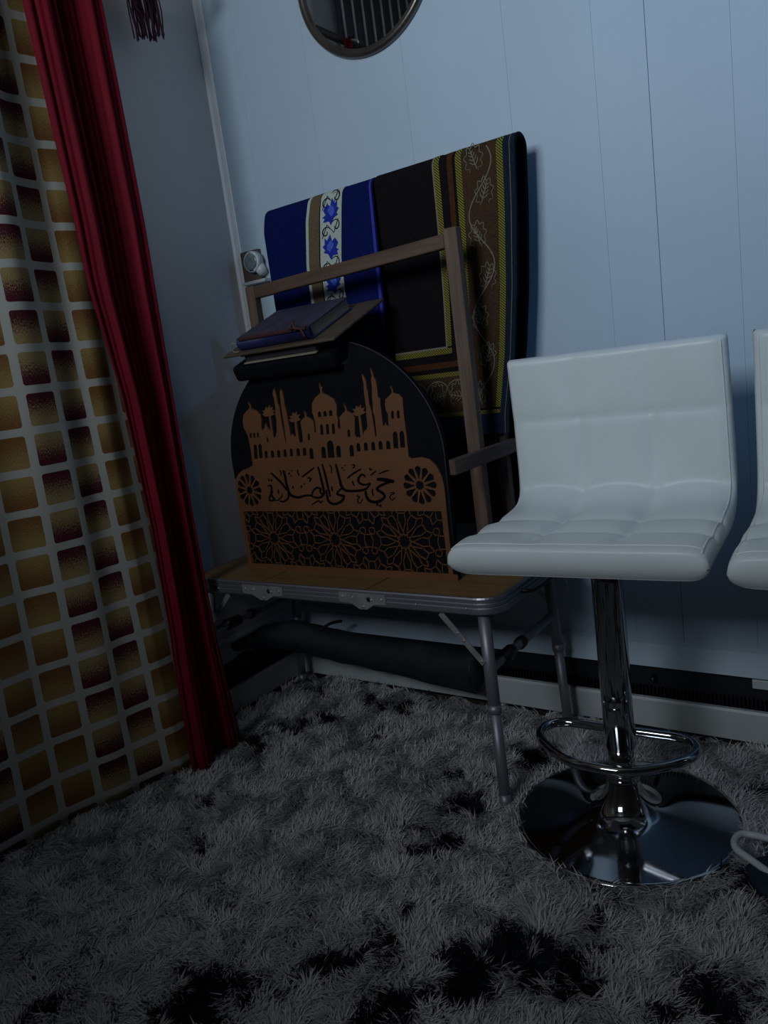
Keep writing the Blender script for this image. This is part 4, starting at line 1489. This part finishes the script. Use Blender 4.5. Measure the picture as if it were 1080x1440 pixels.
Fc = [tuple(range(SG)), tuple(range(SG, 2 * SG))[::-1]] + [(i, (i + 1) % SG, SG + (i + 1) % SG, SG + i) for i in range(SG)]
mesh_obj('glass', V, Fc, M['mirror'], mr)

# ------------------------------------------------------------------ curtains
def cloth(name, y_of, x_of, s0, s1, z0, z1, ns, nz, m, cell=None, zrow=0.0, thick=0.0018, hem=None):
    V, Fc, UV = [], [], []
    for j in range(nz + 1):
        for i in range(ns + 1):
            s = s0 + (s1 - s0) * i / ns
            zb = z0 + (hem(s) if hem else 0.0)
            z = zb + (z1 - zb) * j / nz
            V.append((x_of(s, z), y_of(s, z), z))
            if cell: UV.append((s / cell, (z - zrow) / cell))
    for j in range(nz):
        for i in range(ns):
            Fc.append((j * (ns + 1) + i, j * (ns + 1) + i + 1, (j + 1) * (ns + 1) + i + 1, (j + 1) * (ns + 1) + i))
    me = bpy.data.meshes.new(name)
    me.from_pydata(V, [], Fc)
    if cell:
        uvl = me.uv_layers.new(name='UVMap')
        li = np.empty(len(me.loops), np.int32)
        me.loops.foreach_get('vertex_index', li)
        uvl.data.foreach_set('uv', np.array(UV, np.float32)[li].ravel())
    me.polygons.foreach_set('use_smooth', [True] * len(me.polygons))
    me.update()
    me.materials.append(m)
    o = bpy.data.objects.new(name, me)
    link(o)
    md = o.modifiers.new('thickness', 'SOLIDIFY')
    md.thickness = thick
    md.offset = 0
    return o

ZR = 1.842
def pc_x(s, z):
    h = min(1.0, z / 1.9)
    A = (0.005 + 0.022 * h) * min(1.0, max(0.15, s / 0.12))
    base = 0.112 - 0.012 * h + (1 - h) ** 2 * (0.046 - 0.34 * s) - 0.42 * max(0.0, 0.05 - s) * (1 - 0.6 * h)
    x = base + A * math.sin(2 * PI * s / 0.235 + 2.5) + 0.003 * math.sin(2 * PI * s / 0.09 + 5 * z) * (0.3 + h)
    k = 0.02
    return 0.048 + k * math.log1p(math.exp(min(40, (x - 0.048) / k)))      # never into the heater
def pc_y(s, z):
    h = min(1.0, z / 1.9)
    comp = 0.945 - 0.07 * h
    return -0.548 - comp * s
cu = cloth('patterned_curtain', pc_y, pc_x, -0.04, 0.98, 0.022, ZR - 0.01, 220, 70, M['curtain'], 0.080, 0.886 - 0.040)
tag(cu, 'cream curtain printed with rows of maroon and gold squares', 'curtain')
def rc_x(s, z):
    h = z / ZR
    return 0.148 - 0.006 * h + 0.016 * math.cos(2 * PI * (s - 0.025) / 0.17) + 0.005 * math.sin(2 * PI * s / 0.048 + 2 * h) + 0.0025 * math.sin(2 * PI * s / 0.021 + 9 * h) + 0.10 * max(0, s - 0.19) + 0.026 * (1 - h) * min(1.0, s / 0.08)
def rc_y(s, z):
    h = z / ZR
    edge = float(np.interp(z, [0.0, 0.30, 0.6, 0.87, 1.25, 1.7], [-0.426, -0.445, -0.446, -0.440, -0.431, -0.436]))
    wid = float(np.interp(z, [0.03, 0.34, 0.6, 0.88, 1.12, 1.65], [0.170, 0.138, 0.130, 0.142, 0.172, 0.182]))
    return edge - wid * s / 0.245 + 0.004 * math.sin(9 * s) * (1 - h)
rc = cloth('red_curtain', rc_y, rc_x, 0.0, 0.245, 0.014, ZR - 0.01, 120, 50, M['redcurtain'])
tag(rc, 'plain dark red curtain hanging beside the patterned one', 'curtain')
rod = tube('curtain_rod', [(0.125, -0.20, ZR), (0.125, -1.75, ZR)], 0.011, M['rod'], None, 14)
tag(rod, 'dark curtain rod above the red and patterned curtains', 'curtain rod')
for y in (-0.30, -1.65):
    box('bracket', (0.0005, y - 0.008, ZR - 0.02), (0.118, y + 0.008, ZR - 0.006), M['rod'], rod, 0.002, seg=1)
for y in (-0.19, -1.76):
    V, Fc = tube_geo([(0.125, y + d_, ZR) for d_ in np.linspace(-0.018, 0.018, 9)], [max(0.002, 0.018 * math.sqrt(max(0, 1 - (d_ / 0.018) ** 2))) for d_ in np.linspace(-0.018, 0.018, 9)], 14)
    mesh_obj('finial', V, Fc, M['rod'], rod, True)
# valance that shows in the mirror
VZ0, VZ1 = 1.885, 2.27
def va_x(s, z):
    return 0.030 + 0.012 * math.sin(2 * PI * s / 0.064)
def va_y(s, z):
    return -0.60 - 0.9 * s
def va_hem(s):
    return 0.03 * math.sin(2 * PI * s / 0.28)
va = cloth('valance', va_y, va_x, 0.0, 1.15, VZ0, VZ1, 220, 10, M['valance'], hem=va_hem)
tag(va, 'dark pleated valance with pale edging on the wall above the patterned curtain', 'valance')
tube('trim_cord', [(va_x(1.15 * i / 160, 0) + 0.002, va_y(1.15 * i / 160, 0), VZ0 + va_hem(1.15 * i / 160)) for i in range(161)], 0.006, M['valance_trim'], va, 6)
for k in range(18):
    s_ = 0.016 + 0.064 * k
    tube('pleat_piping', [(va_x(s_, 0) + 0.003, va_y(s_, 0), VZ0 + va_hem(s_)), (va_x(s_, 0) + 0.003, va_y(s_, 0), 2.15)], 0.004, M['valance_trim'], va, 5)
tube('header_band', [(0.036, -0.60, 2.20), (0.036, -1.635, 2.20)], 0.026, M['gold_satin'], va, 10)
box('batten', (0.0005, -1.64, VZ1 - 0.018), (0.05, -0.595, VZ1 + 0.004), M['rod'], va, 0.002, seg=1)

# tassel hanging from the rod end
ts = empty('tassel', (0.07, -0.262, 1.70))
tag(ts, 'dark purplish red thread tassel hanging beside the red curtain', 'tassel')
TXp = 0.07
pa = onx(182, 0, TXp); pb_ = onx(222, 0, TXp)
b1 = onx(192, 52, TXp); b2 = onx(230, 56, TXp)
topz = 1.90
tc_ = Vector((TXp, (pa[1] + pb_[1]) / 2 + 0.004, topz))
cord = [tc_ + Vector((-0.045, 0.0, 0.085)), tc_ + Vector((-0.018, 0.0, 0.055)), tc_]
tube('hook', [tc_ - Vector(ts.location) + Vector(p) for p in ((-TXp + 0.0005, 0.0, 0.09), (-0.045, 0.0, 0.086), (-0.036, 0.0, 0.098))], 0.003, M['rod'], ts, 8)
loc = Vector(ts.location)
tube('cord', [Vector(p) - loc for p in catmull(cord, 12)], 0.003, M['tassel'], ts, 6)
bm = bmesh.new()
V, Fc = tube_geo([tc_ - loc + Vector((0, 0, dz)) for dz in (0.012, 0.006, -0.006, -0.016, -0.024)], [0.006, 0.014, 0.017, 0.013, 0.015], 14)
mesh_obj('head', V, Fc, M['tassel'], ts, True)
V, Fc = [], []
nst = 46
for i in range(nst):
    u = (i + 0.5) / nst
    grp = int(u * 4) + (u * 4 % 1) * 0.85
    uu = min(1, grp / 4 + 0.02)
    st = Vector((TXp + random.uniform(-0.010, 0.010), tc_.y + (u - 0.5) * 0.024, topz - 0.022))
    md_ = Vector((TXp + random.uniform(-0.012, 0.012), pa[1] + (pb_[1] - pa[1]) * uu, 1.785))
    e1 = b1[1] + (b2[1] - b1[1]) * (uu * 0.96 + random.uniform(-0.03, 0.05))
    en = Vector((TXp + random.uniform(-0.014, 0.014), e1, b1[2] + (b2[2] - b1[2]) * uu + random.uniform(-0.006, 0.010)))
    v, f = tube_geo([p - loc for p in map(Vector, catmull([st, md_, en], 8))], 0.0017, 5)
    off = len(V)
    V += v
    Fc += [tuple(a + off for a in q_) for q_ in f]
tag(mesh_obj('threads', V, Fc, M['tassel'], ts, True), kind='stuff')
for dy in (0.0, 0.003):
    v0 = onx(184, 4, TXp); v1 = onx(191, 24, TXp); v2 = onx(196, 56, TXp)
    tube('loose_thread', [Vector(v) + Vector((0.016, dy, 0)) - loc for v in catmull([tc_ - Vector((0, 0.01, 0.02)), Vector(v0) + Vector((0, -0.008, 0.0)), v1, v2], 16)], 0.0014, M['tassel'], ts, 5)

# ------------------------------------------------------------------ black bag under the table
pth = [(0.058, -0.262, 0.206), (0.095, -0.215, 0.205), (0.145, -0.170, 0.196), (0.24, -0.135, 0.168), (0.36, -0.110, 0.147), (0.52, -0.098, 0.136), (0.668, -0.096, 0.126)]
rs = [0.014, 0.032, 0.044, 0.042, 0.044, 0.050, 0.050]
cp = catmull(pth, 60)
cr = np.interp(np.linspace(0, 1, 61), np.linspace(0, 1, 7), rs)
V, Fc = tube_geo(cp, list(cr), 24)
V2 = []
for i, v in enumerate(V):
    c = Vector(cp[i // 24])
    d_ = v - c
    nz_ = mnoise.noise(Vector((v.x * 14, v.y * 30, v.z * 30))) * 0.18
    V2.append(c + Vector((d_.x, d_.y * 0.8, d_.z * 1.0)) * (1 + nz_))
bag = empty('folded_bag', (0.35, -0.12, 0.1))
tag(bag, 'long black mesh carry bag rolled up under the folding table', 'bag')
def bag_local(o):
    o.matrix_parent_inverse = Matrix.Translation(-Vector(bag.location)); return o
bag_local(mesh_obj('roll', V2, Fc, M['bag'], bag, True))
bag_local(tube('end_rim', [cp[-1] + 0.050 * np.array((0.10 * math.cos(a), 0.8 * math.cos(a), math.sin(a))) for a in np.linspace(0, 2 * PI, 28, endpoint=False)], 0.003, M['black_plastic'], bag, 6, closed=True))
bag_local(tube('drawstring', catmull([(0.20, -0.17, 0.200), (0.225, -0.16, 0.212), (0.25, -0.13, 0.226), (0.265, -0.10, 0.224)], 14), 0.004, M['bag'], bag, 6))
bag_local(tube('closure', catmull([(0.060, -0.258, 0.206), (0.050, -0.285, 0.202), (0.052, -0.305, 0.212)], 8), [0.014, 0.016, 0.017, 0.017, 0.016, 0.014, 0.013, 0.010, 0.006], M['bag'], bag, 8))
bag_local(tube('strap', catmull([(0.07, -0.25, 0.190), (0.055, -0.285, 0.176), (0.055, -0.32, 0.168)], 10), 0.005, M['bag'], bag, 6))

# ------------------------------------------------------------------ navy bag with a white loop handle at the stool bases
lb = empty('cloth_bag', (1.36, -0.43, 0.03))
tag(lb, 'navy cloth bag with a white loop handle lying between the stool bases', 'bag')
zl = 0.060
tip = onz(1033, 1189, zl)
lpts = [onz(1110, 1186, zl + 0.004), onz(1080, 1179, zl + 0.002), onz(1058, 1174, zl), onz(1042, 1173, zl), onz(1033, 1182, zl), onz(1036, 1194, zl), onz(1052, 1206, zl), onz(1080, 1226, zl - 0.003), onz(1110, 1248, zl - 0.006)]
l0 = Vector(lb.location)
tube('loop_handle', [Vector(p) - l0 for p in catmull(lpts, 60)], 0.0056, M['white_tube'], lb, 12)
# slumped bag body
V, Fc = [], []
cx, cy = 1.435, -0.470
nu, nv = 28, 12
for j in range(nv + 1):
    ph = PI / 2 * j / nv
    for i in range(nu):
        a = 2 * PI * i / nu
        r = math.cos(ph) ** 0.6
        bumpy = 1 + 0.18 * mnoise.noise(Vector((math.cos(a) * 1.7, math.sin(a) * 1.7, ph * 2)))
        V.append((cx + 0.105 * r * bumpy * math.cos(a) - l0.x, cy + 0.060 * r * bumpy * math.sin(a) - l0.y, 0.034 + 0.040 * math.sin(ph) * bumpy - l0.z))
for j in range(nv):
    for i in range(nu):
        k = (i + 1) % nu
        Fc.append((j * nu + i, j * nu + k, (j + 1) * nu + k, (j + 1) * nu + i))
Fc.append(tuple(range(nu))[::-1])
mesh_obj('bag_body', V, Fc, M['navy'], lb, True)

# ------------------------------------------------------------------ unseen blue spot lamp, added beyond the stools to tint the wall
LP = Vector((2.20, -0.80, 1.98))
aim = Vector((1.36, 0.0, 1.46))
fl_ = empty('added_blue_lamp', (LP.x, LP.y, 0))
tag(fl_, 'unseen floor lamp added to throw blue light on the wall beyond the two stools', 'lamp')
lathe('base', [(0.02, 0.03), (0.13, 0.03), (0.135, 0.04), (0.12, 0.05), (0.02, 0.058)], M['black_plastic'], fl_, 40)
tube('pole', [(0, 0, 0.055), (0, 0, LP.z - 0.04)], 0.011, M['black_plastic'], fl_, 14)
ax_ = (aim - LP).normalized()
h0 = Vector((0, 0, LP.z))
V, Fc = tube_geo([h0 - ax_ * 0.10, h0 - ax_ * 0.09, h0 - ax_ * 0.02, h0 + ax_ * 0.05, h0 + ax_ * 0.05, h0 - ax_ * 0.0], [0.03, 0.045, 0.06, 0.075, 0.070, 0.055], 28)
mesh_obj('head', V, Fc, M['black_plastic'], fl_, True)
gm, gnt, gb = nodes_of('blue_lens')
gb.inputs['Base Color'].default_value = (0.1, 0.3, 0.8, 1)
gb.inputs['Emission Color'].default_value = (0.10, 0.40, 1.0, 1)
gb.inputs['Emission Strength'].default_value = 2.0
V, Fc = tube_geo([h0 + ax_ * 0.004, h0 + ax_ * 0.010], [0.054, 0.050], 28)
mesh_obj('lens', V, Fc, gm, fl_, False)
sl = bpy.data.lights.new('added_blue_spot', 'SPOT')
sl.energy = 12.0
sl.color = (0.12, 0.46, 1.0)
sl.spot_size = math.radians(78)
sl.spot_blend = 1.0
sl.shadow_soft_size = 0.05
so = bpy.data.objects.new('added_blue_spot', sl)
link(so, fl_)
so.location = h0 + ax_ * 0.07
so.rotation_euler = ax_.to_track_quat('-Z', 'Y').to_euler()
